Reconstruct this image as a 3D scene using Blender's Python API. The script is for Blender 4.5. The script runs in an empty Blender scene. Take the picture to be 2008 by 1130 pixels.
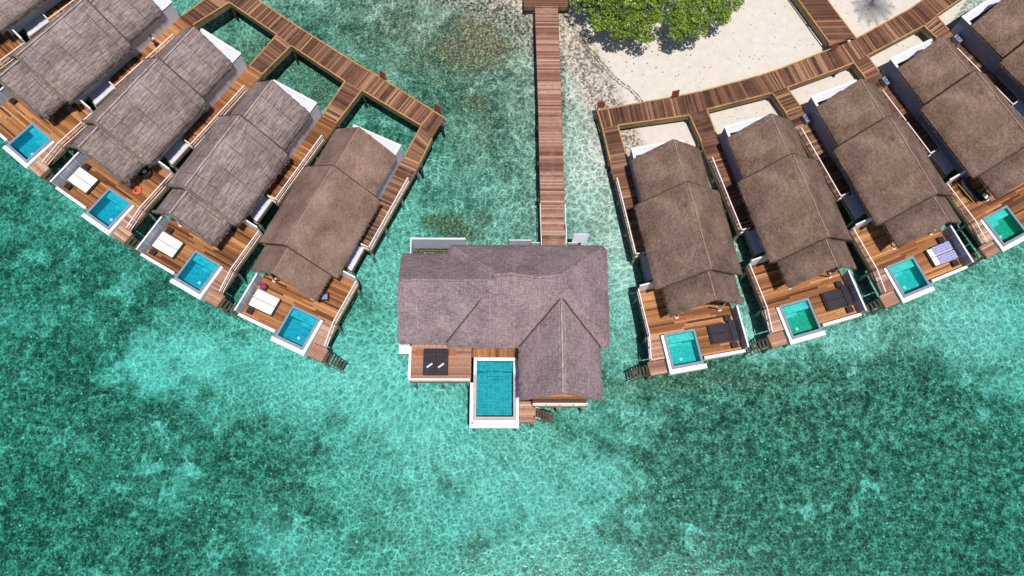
import bpy, math, random
from mathutils import Vector, Matrix, noise
random.seed(7)
R_ = random.random
U_ = random.uniform
sc = bpy.context.scene
col = sc.collection

# ------------------------------------------------------------------ camera
CAM_F, CAM_H = 1600.0, 64.0
ROT = Matrix(((0.9999248709812192, -0.0038682285655621757, -0.011631388608279806),
              (0.0, 0.9489009181062193, -0.3155741554962543),
              (0.0122577482920907, 0.31555044671959925, 0.9488296281113218)))
cd = bpy.data.cameras.new('camera')
cd.sensor_width = 36.0
cd.lens = 36.0 * CAM_F / 2008.0
cd.clip_start = 0.5
cd.clip_end = 2000.0
cam = bpy.data.objects.new('camera', cd)
col.objects.link(cam)
cam.matrix_world = Matrix.Translation((0, 0, CAM_H)) @ ROT.to_4x4()
sc.camera = cam

def at(px, py, z):
    "world point at height z seen at pixel (px, py) of the 2008 x 1130 photo"
    d = ROT @ Vector(((px - 1004) / CAM_F, -(py - 565) / CAM_F, -1.0))
    t = (z - CAM_H) / d.z
    return Vector((0, 0, CAM_H)) + d * t

# ------------------------------------------------------------------ light
SUN = Vector((0.10, -0.262, 1.0)).normalized()
elev = math.asin(SUN.z)
azim = math.atan2(SUN.x, SUN.y)
wd = bpy.data.worlds.new('World')
sc.world = wd
wd.use_nodes = True
nt = wd.node_tree
nt.nodes.clear()
sky = nt.nodes.new('ShaderNodeTexSky')
sky.sky_type = 'NISHITA'
sky.sun_disc = False
sky.sun_elevation = elev
sky.sun_rotation = azim
bg = nt.nodes.new('ShaderNodeBackground')
bg.inputs['Strength'].default_value = 0.08
ow = nt.nodes.new('ShaderNodeOutputWorld')
nt.links.new(sky.outputs[0], bg.inputs['Color'])
nt.links.new(bg.outputs[0], ow.inputs['Surface'])
sd = bpy.data.lights.new('sun', 'SUN')
sd.energy = 4.7
sd.angle = math.radians(0.6)
sd.color = (1.0, 0.96, 0.91)
so = bpy.data.objects.new('sun', sd)
col.objects.link(so)
so.rotation_euler = SUN.to_track_quat('Z', 'Y').to_euler()
so.location = SUN * 120
sc.view_settings.view_transform = 'Standard'
sc.view_settings.look = 'None'
sc.view_settings.exposure = 0.0
sc.view_settings.gamma = 1.0
sc.cycles.max_bounces = 6
sc.cycles.diffuse_bounces = 3
sc.cycles.glossy_bounces = 2
sc.cycles.volume_bounces = 0
sc.cycles.transparent_max_bounces = 16
sc.cycles.caustics_reflective = False
sc.cycles.caustics_refractive = False

# ------------------------------------------------------------------ node helpers
class NT:
    def __init__(s, name):
        s.m = bpy.data.materials.new(name)
        s.m.use_nodes = True
        s.t = s.m.node_tree
        s.t.nodes.clear()
        s.out = s.t.nodes.new('ShaderNodeOutputMaterial')
        s.tc = s.t.nodes.new('ShaderNodeTexCoord')
    def n(s, typ, ins=None, **kw):
        nd = s.t.nodes.new(typ)
        for k, v in kw.items():
            setattr(nd, k, v)
        for k, v in (ins or {}).items():
            if isinstance(v, bpy.types.NodeSocket):
                s.t.links.new(v, nd.inputs[k])
            else:
                nd.inputs[k].default_value = v
        return nd
    def obj(s, scale=(1, 1, 1), rot=(0, 0, 0), loc=(0, 0, 0)):
        return s.n('ShaderNodeMapping', {'Vector': s.tc.outputs['Object'], 'Scale': scale, 'Rotation': rot, 'Location': loc}).outputs[0]
    def noise(s, vec, scale, detail=4, rough=0.6, dist=0.0):
        return s.n('ShaderNodeTexNoise', {'Vector': vec, 'Scale': scale, 'Detail': detail, 'Roughness': rough, 'Distortion': dist}).outputs['Fac']
    def ramp(s, fac, pts, interp='LINEAR'):
        nd = s.n('ShaderNodeValToRGB', {'Fac': fac})
        cr = nd.color_ramp
        cr.interpolation = interp
        while len(cr.elements) < len(pts):
            cr.elements.new(0.5)
        for e, (p, c) in zip(cr.elements, pts):
            e.position = p
            e.color = c if len(c) == 4 else (*c, 1)
        return nd.outputs[0]
    def rng(s, v, a, b, c, d):
        return s.n('ShaderNodeMapRange', {'Value': v, 'From Min': a, 'From Max': b, 'To Min': c, 'To Max': d}).outputs[0]
    def mix(s, fac, a, b, mode='MIX'):
        nd = s.n('ShaderNodeMix', data_type='RGBA', blend_type=mode)
        for idx, v in ((0, fac), (6, a), (7, b)):
            if isinstance(v, bpy.types.NodeSocket):
                s.t.links.new(v, nd.inputs[idx])
            elif idx == 0:
                nd.inputs[0].default_value = v
            else:
                nd.inputs[idx].default_value = v if len(v) == 4 else (*v, 1)
        return nd.outputs[2]
    def mul(s, a, b, op='MULTIPLY'):
        nd = s.n('ShaderNodeMath', operation=op)
        for i, v in enumerate((a, b)):
            if isinstance(v, bpy.types.NodeSocket):
                s.t.links.new(v, nd.inputs[i])
            else:
                nd.inputs[i].default_value = v
        return nd.outputs[0]
    def attr(s, name):
        return s.n('ShaderNodeAttribute', attribute_name=name)
    def bump(s, h, strength, dist=0.05):
        return s.n('ShaderNodeBump', {'Height': h, 'Strength': strength, 'Distance': dist}).outputs[0]
    def pbr(s, color, rough=0.7, normal=None, spec=0.3, **kw):
        ins = {'Base Color': color if isinstance(color, bpy.types.NodeSocket) else ((*color, 1) if len(color) == 3 else color),
               'Roughness': rough, 'Specular IOR Level': spec}
        if normal is not None:
            ins['Normal'] = normal
        ins.update(kw)
        p = s.n('ShaderNodeBsdfPrincipled', ins)
        s.t.links.new(p.outputs[0], s.out.inputs['Surface'])
        return p

def plain(name, c, rough=0.6, var=0.12, scale=6.0, spec=0.3, bump=0.15):
    t = NT(name)
    v = t.obj()
    f = t.noise(v, scale, 5, 0.65)
    f2 = t.noise(v, scale * 0.2, 3, 0.6)
    f = t.mul(t.mul(f, 0.5), t.mul(f2, 0.5), 'ADD')
    c0 = tuple(x * (1 - var * 2.2) for x in c)
    c1 = tuple(min(1, x * (1 + var * 1.6)) for x in c)
    t.pbr(t.ramp(f, [(0.33, c0), (0.67, c1)]), rough, t.bump(f, bump, 0.03), spec)
    return t.m

def wood(name, dark, mid, light, rough=0.65, grain=(1.5, 30, 10), grey=None):
    "planks: each plank carries its own value in the tint attribute"
    t = NT(name)
    a = t.attr('tint').outputs['Fac']
    base = t.ramp(a, [(0.0, dark), (0.5, mid), (1.0, light)])
    g = t.noise(t.obj(grain), 2.2, 5, 0.65)
    base = t.mix(1.0, base, t.ramp(g, [(0.3, (0.62, 0.62, 0.62)), (0.7, (1.25, 1.25, 1.25))]), 'MULTIPLY')
    w = t.noise(t.obj(), 0.55, 5, 0.7)
    if grey:
        base = t.mix(t.rng(w, 0.50, 0.70, 0.0, 0.38), base, t.mix(1.0, grey, t.ramp(g, [(0.3, (0.75,) * 3), (0.7, (1.2,) * 3)]), 'MULTIPLY'))
    st = t.noise(t.obj((1, 1, 1)), 2.6, 5, 0.75)
    base = t.mix(t.rng(st, 0.55, 0.72, 0.0, 0.5), base, tuple(x * 0.45 for x in dark))
    t.pbr(base, rough, t.bump(g, 0.3, 0.02), 0.25)
    return t.m

def thatch(name, c_dark, c_mid, c_light, kind):
    t = NT(name)
    big = t.noise(t.obj(), 0.45, 4, 0.6)
    if kind == 'weathered':
        vx = t.obj((0.55, 7.0, 7.0))
        s1 = t.noise(vx, 1.6, 6, 0.75)
        s2 = t.noise(t.obj((6.0, 0.8, 0.8)), 2.4, 5, 0.8)
        br = t.n('ShaderNodeTexBrick', {'Vector': t.obj((1, 1, 1)), 'Scale': 0.62, 'Color1': (0.0, 0, 0, 1), 'Color2': (1, 1, 1, 1),
                                        'Mortar': (0.5, 0.5, 0.5, 1), 'Mortar Size': 0.0, 'Bias': 0.0,
                                        'Brick Width': 1.5, 'Row Height': 0.62}).outputs['Color']
        brg = t.n('ShaderNodeRGBToBW', {'Color': br}).outputs[0]
        f = t.mul(t.mul(t.mul(s1, 0.54), t.mul(s2, 0.30), 'ADD'), t.mul(t.mul(brg, 0.028), t.mul(big, 0.15), 'ADD'), 'ADD')
        c = t.ramp(f, [(0.38, c_dark), (0.49, c_mid), (0.61, c_light)])
        # warm patches
        wp = t.noise(t.obj((0.35, 1.4, 1.4), loc=(7, 3, 0)), 1.3, 5, 0.7)
        c = t.mix(t.rng(wp, 0.55, 0.75, 0, 0.55), c, tuple(x * y for x, y in zip(c_mid, (1.15, 0.88, 0.72))))
        # seams between thatch bundles running down the slope, uneven and broken
        dn = t.noise(t.obj(), 1.5, 3, 0.6)
        vv = t.n('ShaderNodeSeparateXYZ', {'Vector': t.obj()}).outputs[0]
        q = t.mul(vv, t.mul(dn, 0.14), 'ADD')
        w = t.n('ShaderNodeMath', {0: t.mul(q, 0.58)}, operation='FRACT').outputs[0]
        dd = t.n('ShaderNodeMath', {0: t.mul(w, 0.5, 'SUBTRACT')}, operation='ABSOLUTE').outputs[0]
        line = t.rng(dd, 0.0, 0.030, 1.0, 0.0)
        msk = t.rng(t.noise(t.obj((0.6, 0.8, 1), loc=(2, 9, 0)), 1.1, 2, 0.5), 0.44, 0.54, 0, 0.9)
        c = t.mix(t.mul(line, msk), c, (0.05, 0.042, 0.04))
        yv = t.n('ShaderNodeSeparateXYZ', {'Vector': t.obj()}).outputs[1]
        w2 = t.n('ShaderNodeMath', {0: t.mul(t.mul(yv, t.mul(dn, 0.16), 'ADD'), 1.45)}, operation='FRACT').outputs[0]
        d2 = t.n('ShaderNodeMath', {0: t.mul(w2, 0.5, 'SUBTRACT')}, operation='ABSOLUTE').outputs[0]
        m2 = t.rng(t.noise(t.obj((0.8, 0.9, 1), loc=(5, 1, 0)), 1.3, 3, 0.6), 0.46, 0.56, 0, 0.6)
        c = t.mix(t.mul(t.rng(d2, 0.0, 0.07, 1.0, 0.0), m2), c, (0.075, 0.06, 0.056))
        h = f
        bs = 0.75
    elif kind == 'woven':
        s1 = t.noise(t.obj((1.2, 9.0, 1.2)), 2.0, 6, 0.8)
        s2 = t.noise(t.obj((9.0, 1.2, 1.2)), 2.0, 6, 0.8)
        f = t.mul(t.mul(t.mul(s1, 0.42), t.mul(s2, 0.42), 'ADD'), t.mul(big, 0.16), 'ADD')
        c = t.ramp(f, [(0.41, c_dark), (0.5, c_mid), (0.59, c_light)])
        vv = t.n('ShaderNodeSeparateXYZ', {'Vector': t.obj()}).outputs[0]
        w = t.n('ShaderNodeMath', {0: t.mul(vv, 0.54)}, operation='FRACT').outputs[0]
        dd = t.n('ShaderNodeMath', {0: t.mul(w, 0.5, 'SUBTRACT')}, operation='ABSOLUTE').outputs[0]
        msk = t.rng(t.noise(t.obj((1, 0.4, 1)), 1.1, 2, 0.5), 0.42, 0.55, 0.1, 0.45)
        c = t.mix(t.mul(t.rng(dd, 0.0, 0.025, 1.0, 0.0), msk), c, tuple(x * 1.15 for x in c_light))
        h = f
        bs = 0.6
    else:
        s1 = t.noise(t.obj((2.0, 6.0, 6.0)), 2.2, 6, 0.8)
        s2 = t.noise(t.obj((1, 1, 1), loc=(3, 1, 0)), 5.5, 5, 0.8)
        f = t.mul(t.mul(t.mul(s1, 0.30), t.mul(s2, 0.34), 'ADD'), t.mul(big, 0.36), 'ADD')
        c = t.ramp(f, [(0.40, c_dark), (0.5, c_mid), (0.60, c_light)])
        # old mossy and reddish blotches
        wp = t.noise(t.obj(loc=(4, 4, 0)), 0.7, 5, 0.75)
        c = t.mix(t.rng(wp, 0.52, 0.70, 0, 0.6), c, tuple(x * y for x, y in zip(c_mid, (0.86, 0.95, 0.80))))
        wq = t.noise(t.obj(loc=(9, 2, 0)), 0.9, 5, 0.75)
        c = t.mix(t.rng(wq, 0.54, 0.72, 0, 0.5), c, tuple(x * y for x, y in zip(c_mid, (1.22, 0.98, 0.90))))
        pk = t.noise(t.obj((3, 5, 3)), 3.0, 3, 0.6)
        c = t.mix(t.rng(pk, 0.66, 0.74, 0, 0.7), c, tuple(x * 0.5 for x in c_dark))
        h = t.mul(f, t.mul(s2, 0.4), 'ADD')
        bs = 0.6
    t.pbr(c, 0.95, t.bump(h, bs, 0.12), 0.08)
    return t.m

M = {}
M['jetty'] = wood('weathered jetty timber', (0.14, 0.058, 0.040), (0.31, 0.145, 0.10), (0.52, 0.32, 0.24), grain=(1.2, 14, 5), grey=(0.42, 0.29, 0.25))
M['board'] = wood('boardwalk timber', (0.055, 0.023, 0.014), (0.17, 0.072, 0.040), (0.42, 0.23, 0.13), grain=(9, 9, 5), grey=(0.22, 0.14, 0.105))
M['deck'] = wood('oiled deck timber', (0.085, 0.028, 0.010), (0.31, 0.122, 0.042), (0.55, 0.27, 0.11), grain=(22, 1.6, 5))
M['deck_pale'] = wood('sun bleached deck timber', (0.22, 0.10, 0.07), (0.40, 0.20, 0.13), (0.58, 0.38, 0.27), grain=(22, 1.6, 5))
M['rim'] = plain('edge board timber', (0.40, 0.225, 0.09), 0.6, 0.18, 3)
M['fascia'] = plain('fascia timber', (0.24, 0.165, 0.075), 0.7, 0.22, 3)
M['white'] = plain('white painted timber', (0.78, 0.74, 0.76), 0.5, 0.05, 4)
M['rail'] = plain('painted rail', (0.80, 0.70, 0.68), 0.5, 0.07, 5)
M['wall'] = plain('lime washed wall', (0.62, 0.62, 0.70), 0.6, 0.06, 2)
M['wallshade'] = plain('blue grey shade toned wall', (0.27, 0.29, 0.40), 0.6, 0.1, 2)  # shade painted into the wall colour of the right hand villas
M['terrace'] = plain('pale terrace floor', (0.60, 0.61, 0.70), 0.45, 0.05, 2)
M['concrete'] = plain('pile concrete', (0.42, 0.40, 0.36), 0.8, 0.2, 5)
M['timberpile'] = plain('dark pile timber', (0.09, 0.06, 0.04), 0.8, 0.25, 5)
M['rimtile'] = plain('grey pool rim tile', (0.22, 0.26, 0.32), 0.35, 0.08, 8)
M['pinktile'] = plain('pinkish pool rim stone', (0.46, 0.35, 0.33), 0.5, 0.08, 8)
M['gutter'] = plain('white pool ledge', (0.86, 0.82, 0.82), 0.45, 0.04, 3)
M['slat'] = plain('blue grey screen slat', (0.34, 0.39, 0.48), 0.5, 0.1, 4)
M['rattan'] = plain('dark rattan', (0.022, 0.020, 0.026), 0.5, 0.3, 25)
M['darkcush'] = plain('dark charcoal cushion', (0.034, 0.028, 0.038), 0.8, 0.15, 10)
M['cushion'] = plain('white cushion', (0.86, 0.85, 0.82), 0.8, 0.02, 4)
M['sidewood'] = plain('orange stained wood', (0.36, 0.11, 0.03), 0.6, 0.15, 6)
M['sign'] = plain('red brown sign board', (0.22, 0.045, 0.03), 0.55, 0.15, 5)
M['magenta'] = plain('magenta cloth', (0.36, 0.02, 0.17), 0.8, 0.2, 8)
M['orange'] = plain('orange ring', (0.75, 0.13, 0.05), 0.5, 0.1, 8)
M['pinkish'] = plain('pale post', (0.75, 0.55, 0.50), 0.6, 0.1, 8)
M['metal'] = plain('air conditioner casing', (0.22, 0.25, 0.32), 0.4, 0.08, 6)
M['black'] = plain('black grille', (0.012, 0.012, 0.015), 0.5, 0.1, 12)
M['yellow'] = plain('yellowed bamboo edge', (0.42, 0.30, 0.08), 0.6, 0.1, 12)
M['darkwood'] = plain('dark brown timber', (0.10, 0.05, 0.03), 0.8, 0.2, 4)  # one even dark brown for gables, jetty fascia and table legs
M['bluecush'] = plain('blue grey cushion', (0.22, 0.25, 0.42), 0.8, 0.1, 8)
M['skin'] = plain('skin', (0.28, 0.15, 0.09), 0.6, 0.05, 8)
M['hair'] = plain('dark hair', (0.012, 0.010, 0.010), 0.7, 0.2, 20)
M['shirt'] = plain('white shirt', (0.85, 0.85, 0.87), 0.8, 0.02, 8)
M['trouser'] = plain('dark trousers', (0.02, 0.02, 0.03), 0.8, 0.1, 8)
M['bark'] = plain('bark', (0.16, 0.12, 0.09), 0.9, 0.25, 8)
M['brownthatch'] = thatch('brown thatch', (0.075, 0.046, 0.034), (0.186, 0.121, 0.093), (0.33, 0.228, 0.180), 'felt')
M['pinkthatch'] = thatch('pinkish brown thatch', (0.115, 0.070, 0.053), (0.232, 0.148, 0.117), (0.35, 0.24, 0.195), 'felt')
M['greythatch'] = thatch('weathered grey thatch', (0.062, 0.045, 0.042), (0.195, 0.150, 0.142), (0.45, 0.365, 0.335), 'weathered')
M['mauvethatch'] = thatch('mauve grey woven thatch', (0.105, 0.076, 0.082), (0.265, 0.193, 0.204), (0.43, 0.325, 0.33), 'woven')
M['ridgebrown'] = plain('pale ridge thatch', (0.34, 0.235, 0.18), 0.9, 0.15, 8)
M['ridgegrey'] = plain('pale weathered ridge', (0.36, 0.30, 0.28), 0.9, 0.25, 8)
M['verge'] = plain('brown rolled thatch edge', (0.20, 0.155, 0.12), 0.95, 0.3, 9, bump=0.6)

M['darkedge'] = plain('dark thatch seam and step shadow', (0.07, 0.052, 0.042), 0.95, 0.3, 9, bump=0.6)  # for valley seams and the imitated shadow line at roof steps
def striped(name, a, b, sc_=22):
    t = NT(name)
    w = t.n('ShaderNodeTexWave', {'Vector': t.obj(rot=(0, 0, 0)), 'Scale': sc_ / 10, 'Distortion': 0.6, 'Detail': 1.0}, wave_type='BANDS', bands_direction='X').outputs['Fac']
    n_ = t.noise(t.obj(), 9, 4, 0.7)
    t.pbr(t.mix(t.rng(w, 0.35, 0.65, 0, 1), a, t.mix(t.rng(n_, 0.4, 0.6, 0, 0.4), b, a)), 0.9)
    return t.m
M['towel'] = striped('violet striped towel', (0.24, 0.24, 0.50), (0.58, 0.58, 0.78), 60)

def tilemat(name, base):
    t = NT(name)
    br = t.n('ShaderNodeTexBrick', {'Vector': t.obj(), 'Scale': 1.0, 'Color1': (*base, 1), 'Color2': (*[x * 0.93 for x in base], 1),
                                    'Mortar': (*[min(1, x * 1.25 + 0.02) for x in base], 1), 'Mortar Size': 0.012, 'Brick Width': 0.22, 'Row Height': 0.22},
             offset=0.0).outputs['Color']
    t.pbr(br, 0.4)
    return t.m
def poolwater(name, tint):
    "thin sheet of still water: tinted see-through with a mirror share"
    t = NT(name)
    wv = t.n('ShaderNodeTexVoronoi', {'Vector': t.n('ShaderNodeMixRGB', {'Fac': 0.25, 'Color1': t.obj(), 'Color2': t.n('ShaderNodeTexNoise', {'Vector': t.obj(), 'Scale': 2.5}).outputs['Color']}).outputs[0], 'Scale': 2.6}, feature='DISTANCE_TO_EDGE').outputs['Distance']
    cc = t.mix(t.rng(wv, 0.0, 0.20, 1.0, 0.0), tuple(x * 0.90 for x in tint), tuple(min(1, x * 1.1 + 0.08) for x in tint))  # bright caustic lines painted into the pool water tint
    tr = t.n('ShaderNodeBsdfTransparent', {'Color': cc})
    bmp = t.bump(t.noise(t.obj(), 3, 3), 0.12, 0.03)
    gl = t.n('ShaderNodeBsdfGlossy', {'Color': (1, 1, 1, 1), 'Roughness': 0.03, 'Normal': bmp})
    fr = t.n('ShaderNodeFresnel', {'IOR': 1.33, 'Normal': bmp})
    mx = t.n('ShaderNodeMixShader', {0: fr.outputs[0], 1: tr.outputs[0], 2: gl.outputs[0]})
    t.t.links.new(mx.outputs[0], t.out.inputs['Surface'])
    return t.m
M['tile_cyan'] = tilemat('cyan pool tile', (0.005, 0.30, 0.42))
M['tile_cyan2'] = tilemat('lighter cyan step tile', (0.02, 0.40, 0.50))
M['tile_teal'] = tilemat('teal pool tile', (0.02, 0.42, 0.44))
M['tile_green'] = tilemat('green pool tile', (0.012, 0.33, 0.235))
M['tile_big'] = tilemat('turquoise pool tile', (0.012, 0.30, 0.36))
M['tile_pale'] = tilemat('pale step tile', (0.10, 0.52, 0.52))
M['pw_cyan'] = poolwater('pool water cyan', (0.62, 0.95, 0.97))
M['pw_green'] = poolwater('pool water green', (0.60, 0.95, 0.88))

# foliage
def leafmat(name, a, b):
    t = NT(name)
    r = t.attr('tint').outputs['Fac']
    c = t.ramp(r, [(0, a), (1, b)])
    d = t.n('ShaderNodeBsdfDiffuse', {'Color': c})
    tl = t.n('ShaderNodeBsdfTranslucent', {'Color': t.mix(1.0, c, (1.1, 1.2, 0.5), 'MULTIPLY')})
    gs = t.n('ShaderNodeBsdfGlossy', {'Color': (1, 1, 1, 1), 'Roughness': 0.45})
    m1 = t.n('ShaderNodeMixShader', {0: 0.3, 1: d.outputs[0], 2: tl.outputs[0]})
    m2 = t.n('ShaderNodeMixShader', {0: 0.04, 1: m1.outputs[0], 2: gs.outputs[0]})
    t.t.links.new(m2.outputs[0], t.out.inputs['Surface'])
    return t.m
M['leaf'] = leafmat('almond leaf', (0.03, 0.08, 0.003), (0.25, 0.36, 0.008))
M['palmleaf'] = leafmat('palm frond', (0.05, 0.10, 0.02), (0.12, 0.19, 0.03))
M['shrub'] = leafmat('shrub leaf', (0.04, 0.09, 0.02), (0.12, 0.18, 0.04))

# ------------------------------------------------------------------ mesh builder
class MB:
    def __init__(s):
        s.v = []; s.f = []; s.c = []
    def face(s, pts, c=0.5):
        i = len(s.v)
        s.v.extend([tuple(p) for p in pts])
        s.f.append(tuple(range(i, i + len(pts))))
        s.c.append(c)
    def hexa(s, b, t, c=0.5):
        "b, t: four bottom and four top points in order"
        i = len(s.v)
        s.v.extend([tuple(p) for p in b] + [tuple(p) for p in t])
        n = len(b)
        s.f.append(tuple(range(i + n - 1, i - 1, -1)))
        s.f.append(tuple(range(i + n, i + 2 * n)))
        for k in range(n):
            k2 = (k + 1) % n
            s.f.append((i + k, i + k2, i + n + k2, i + n + k))
        s.c.extend([c] * (n + 2))
        return s
    def box(s, x0, x1, y0, y1, z0, z1, c=0.5):
        b = [(x0, y0), (x1, y0), (x1, y1), (x0, y1)]
        return s.hexa([(x, y, z0) for x, y in b], [(x, y, z1) for x, y in b], c)
    def prism(s, poly, z0, z1, c=0.5):
        return s.hexa([(x, y, z0) for x, y in poly], [(x, y, z1) for x, y in poly], c)
    def bar(s, p, q, w, h, c=0.5):
        "bar of width w and height h centred on the line p-q"
        p = Vector(p); q = Vector(q); d = (q - p)
        if d.length < 1e-6: return s
        d.normalize()
        side = d.cross(Vector((0, 0, 1)))
        if side.length < 1e-3: side = Vector((1, 0, 0))
        side.normalize(); up = side.cross(d).normalized()
        a = side * w / 2; u = up * h / 2
        return s.hexa([p - a - u, p + a - u, p + a + u, p - a + u], [q - a - u, q + a - u, q + a + u, q - a + u], c)
    def tube(s, pts, r, n=8, c=0.5, cap=True):
        if not isinstance(r, (list, tuple)): r = [r] * len(pts)
        pts = [Vector(p) for p in pts]
        i0 = len(s.v)
        for k, p in enumerate(pts):
            d = (pts[min(k + 1, len(pts) - 1)] - pts[max(k - 1, 0)])
            if d.length < 1e-9: d = Vector((0, 0, 1))
            d.normalize()
            a = d.cross(Vector((0, 0, 1)))
            if a.length < 1e-2: a = d.cross(Vector((0, 1, 0)))
            a.normalize(); b = d.cross(a)
            for j in range(n):
                t = 2 * math.pi * j / n
                s.v.append(tuple(p + (a * math.cos(t) + b * math.sin(t)) * r[k]))
        for k in range(len(pts) - 1):
            for j in range(n):
                j2 = (j + 1) % n
                s.f.append((i0 + k * n + j, i0 + k * n + j2, i0 + (k + 1) * n + j2, i0 + (k + 1) * n + j)); s.c.append(c)
        if cap:
            s.f.append(tuple(i0 + j for j in range(n))[::-1]); s.c.append(c)
            e = i0 + (len(pts) - 1) * n
            s.f.append(tuple(e + j for j in range(n))); s.c.append(c)
        return s
    def build(s, name, mat, parent=None, sgn=1, smooth=False, bevel=0.0, normals=True):
        me = bpy.data.meshes.new(name)
        v = [(x, y * sgn, z) for x, y, z in s.v] if sgn != 1 else s.v
        f = [t[::-1] for t in s.f] if sgn == -1 else s.f
        me.from_pydata(v, [], f)
        at_ = me.attributes.new('tint', 'FLOAT', 'FACE')
        at_.data.foreach_set('value', s.c)
        if smooth:
            me.polygons.foreach_set('use_smooth', [True] * len(me.polygons))
        me.materials.append(mat)
        o = bpy.data.objects.new(name, me)
        col.objects.link(o)
        if parent: o.parent = parent
        if bevel:
            b = o.modifiers.new('bevel', 'BEVEL'); b.width = bevel; b.segments = 2; b.limit_method = 'ANGLE'
        return o

def empty(name, loc, rz, label, cat, group=None):
    o = bpy.data.objects.new(name, None)
    col.objects.link(o)
    o.empty_display_size = 0.3
    o.location = loc; o.rotation_euler = (0, 0, rz)
    o['label'] = label; o['category'] = cat
    if group: o['group'] = group
    return o
def tag(o, label, cat, group=None):
    o['label'] = label; o['category'] = cat
    if group: o['group'] = group
    return o
def struct(o):
    o['kind'] = 'structure'
    return o

def ptint(st):
    "plank value: random with a slow drift"
    st[0] = min(1, max(0, st[0] * 0.82 + 0.18 * R_() + U_(-0.10, 0.10)))
    v = st[0] + U_(-0.26, 0.26)
    if R_() < 0.07: v += 0.4
    if R_() < 0.13: v -= 0.4
    return min(1, max(0, v))

def planks(mb, x0, x1, y0, y1, z=0.0, w=0.18, holes=(), along='y', th=0.05):
    st = [0.5]
    if along == 'y':
        n = max(1, round((x1 - x0) / w)); w = (x1 - x0) / n
        for i in range(n):
            a = x0 + i * w; b = a + w - 0.014; m = (a + b) / 2
            segs = [(y0, y1)]
            for hx0, hx1, hy0, hy1 in holes:
                if hx0 < m < hx1:
                    ns = []
                    for s0, s1 in segs:
                        if hy1 <= s0 or hy0 >= s1: ns.append((s0, s1))
                        else:
                            if hy0 > s0: ns.append((s0, hy0))
                            if hy1 < s1: ns.append((hy1, s1))
                    segs = ns
            for s0, s1 in segs:
                c = s0
                while c < s1 - 1e-4:
                    e = min(s1, c + U_(1.6, 3.6))
                    if s1 - e < 0.7: e = s1
                    mb.box(a, b, c, e - 0.006, z - th, z + U_(-0.003, 0.003), ptint(st))
                    c = e
    else:
        n = max(1, round((y1 - y0) / w)); w = (y1 - y0) / n
        for i in range(n):
            a = y0 + i * w
            mb.box(x0, x1, a, a + w - 0.014, z - th, z + U_(-0.003, 0.003), ptint(st))

def strip(mb, pairs, z=0.0, w=0.15, th=0.05):
    "planks laid across a path given by pairs of edge points"
    st = [0.5]
    for (a0, b0), (a1, b1) in zip(pairs[:-1], pairs[1:]):
        a0, b0, a1, b1 = (Vector((*p, 0)) for p in (a0, b0, a1, b1))
        L = ((a1 - a0).length + (b1 - b0).length) / 2
        n = max(1, round(L / w))
        g = 0.014 / max(L / n, 0.02)
        for i in range(n):
            t0, t1 = i / n, (i + 1 - g) / n
            q = [a0.lerp(a1, t0), b0.lerp(b1, t0), b0.lerp(b1, t1), a0.lerp(a1, t1)]
            j = U_(-0.012, 0.012)
            zz = z + U_(-0.004, 0.004)
            mb.prism([(p.x, p.y) for p in q], zz - th, zz, ptint(st))

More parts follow.
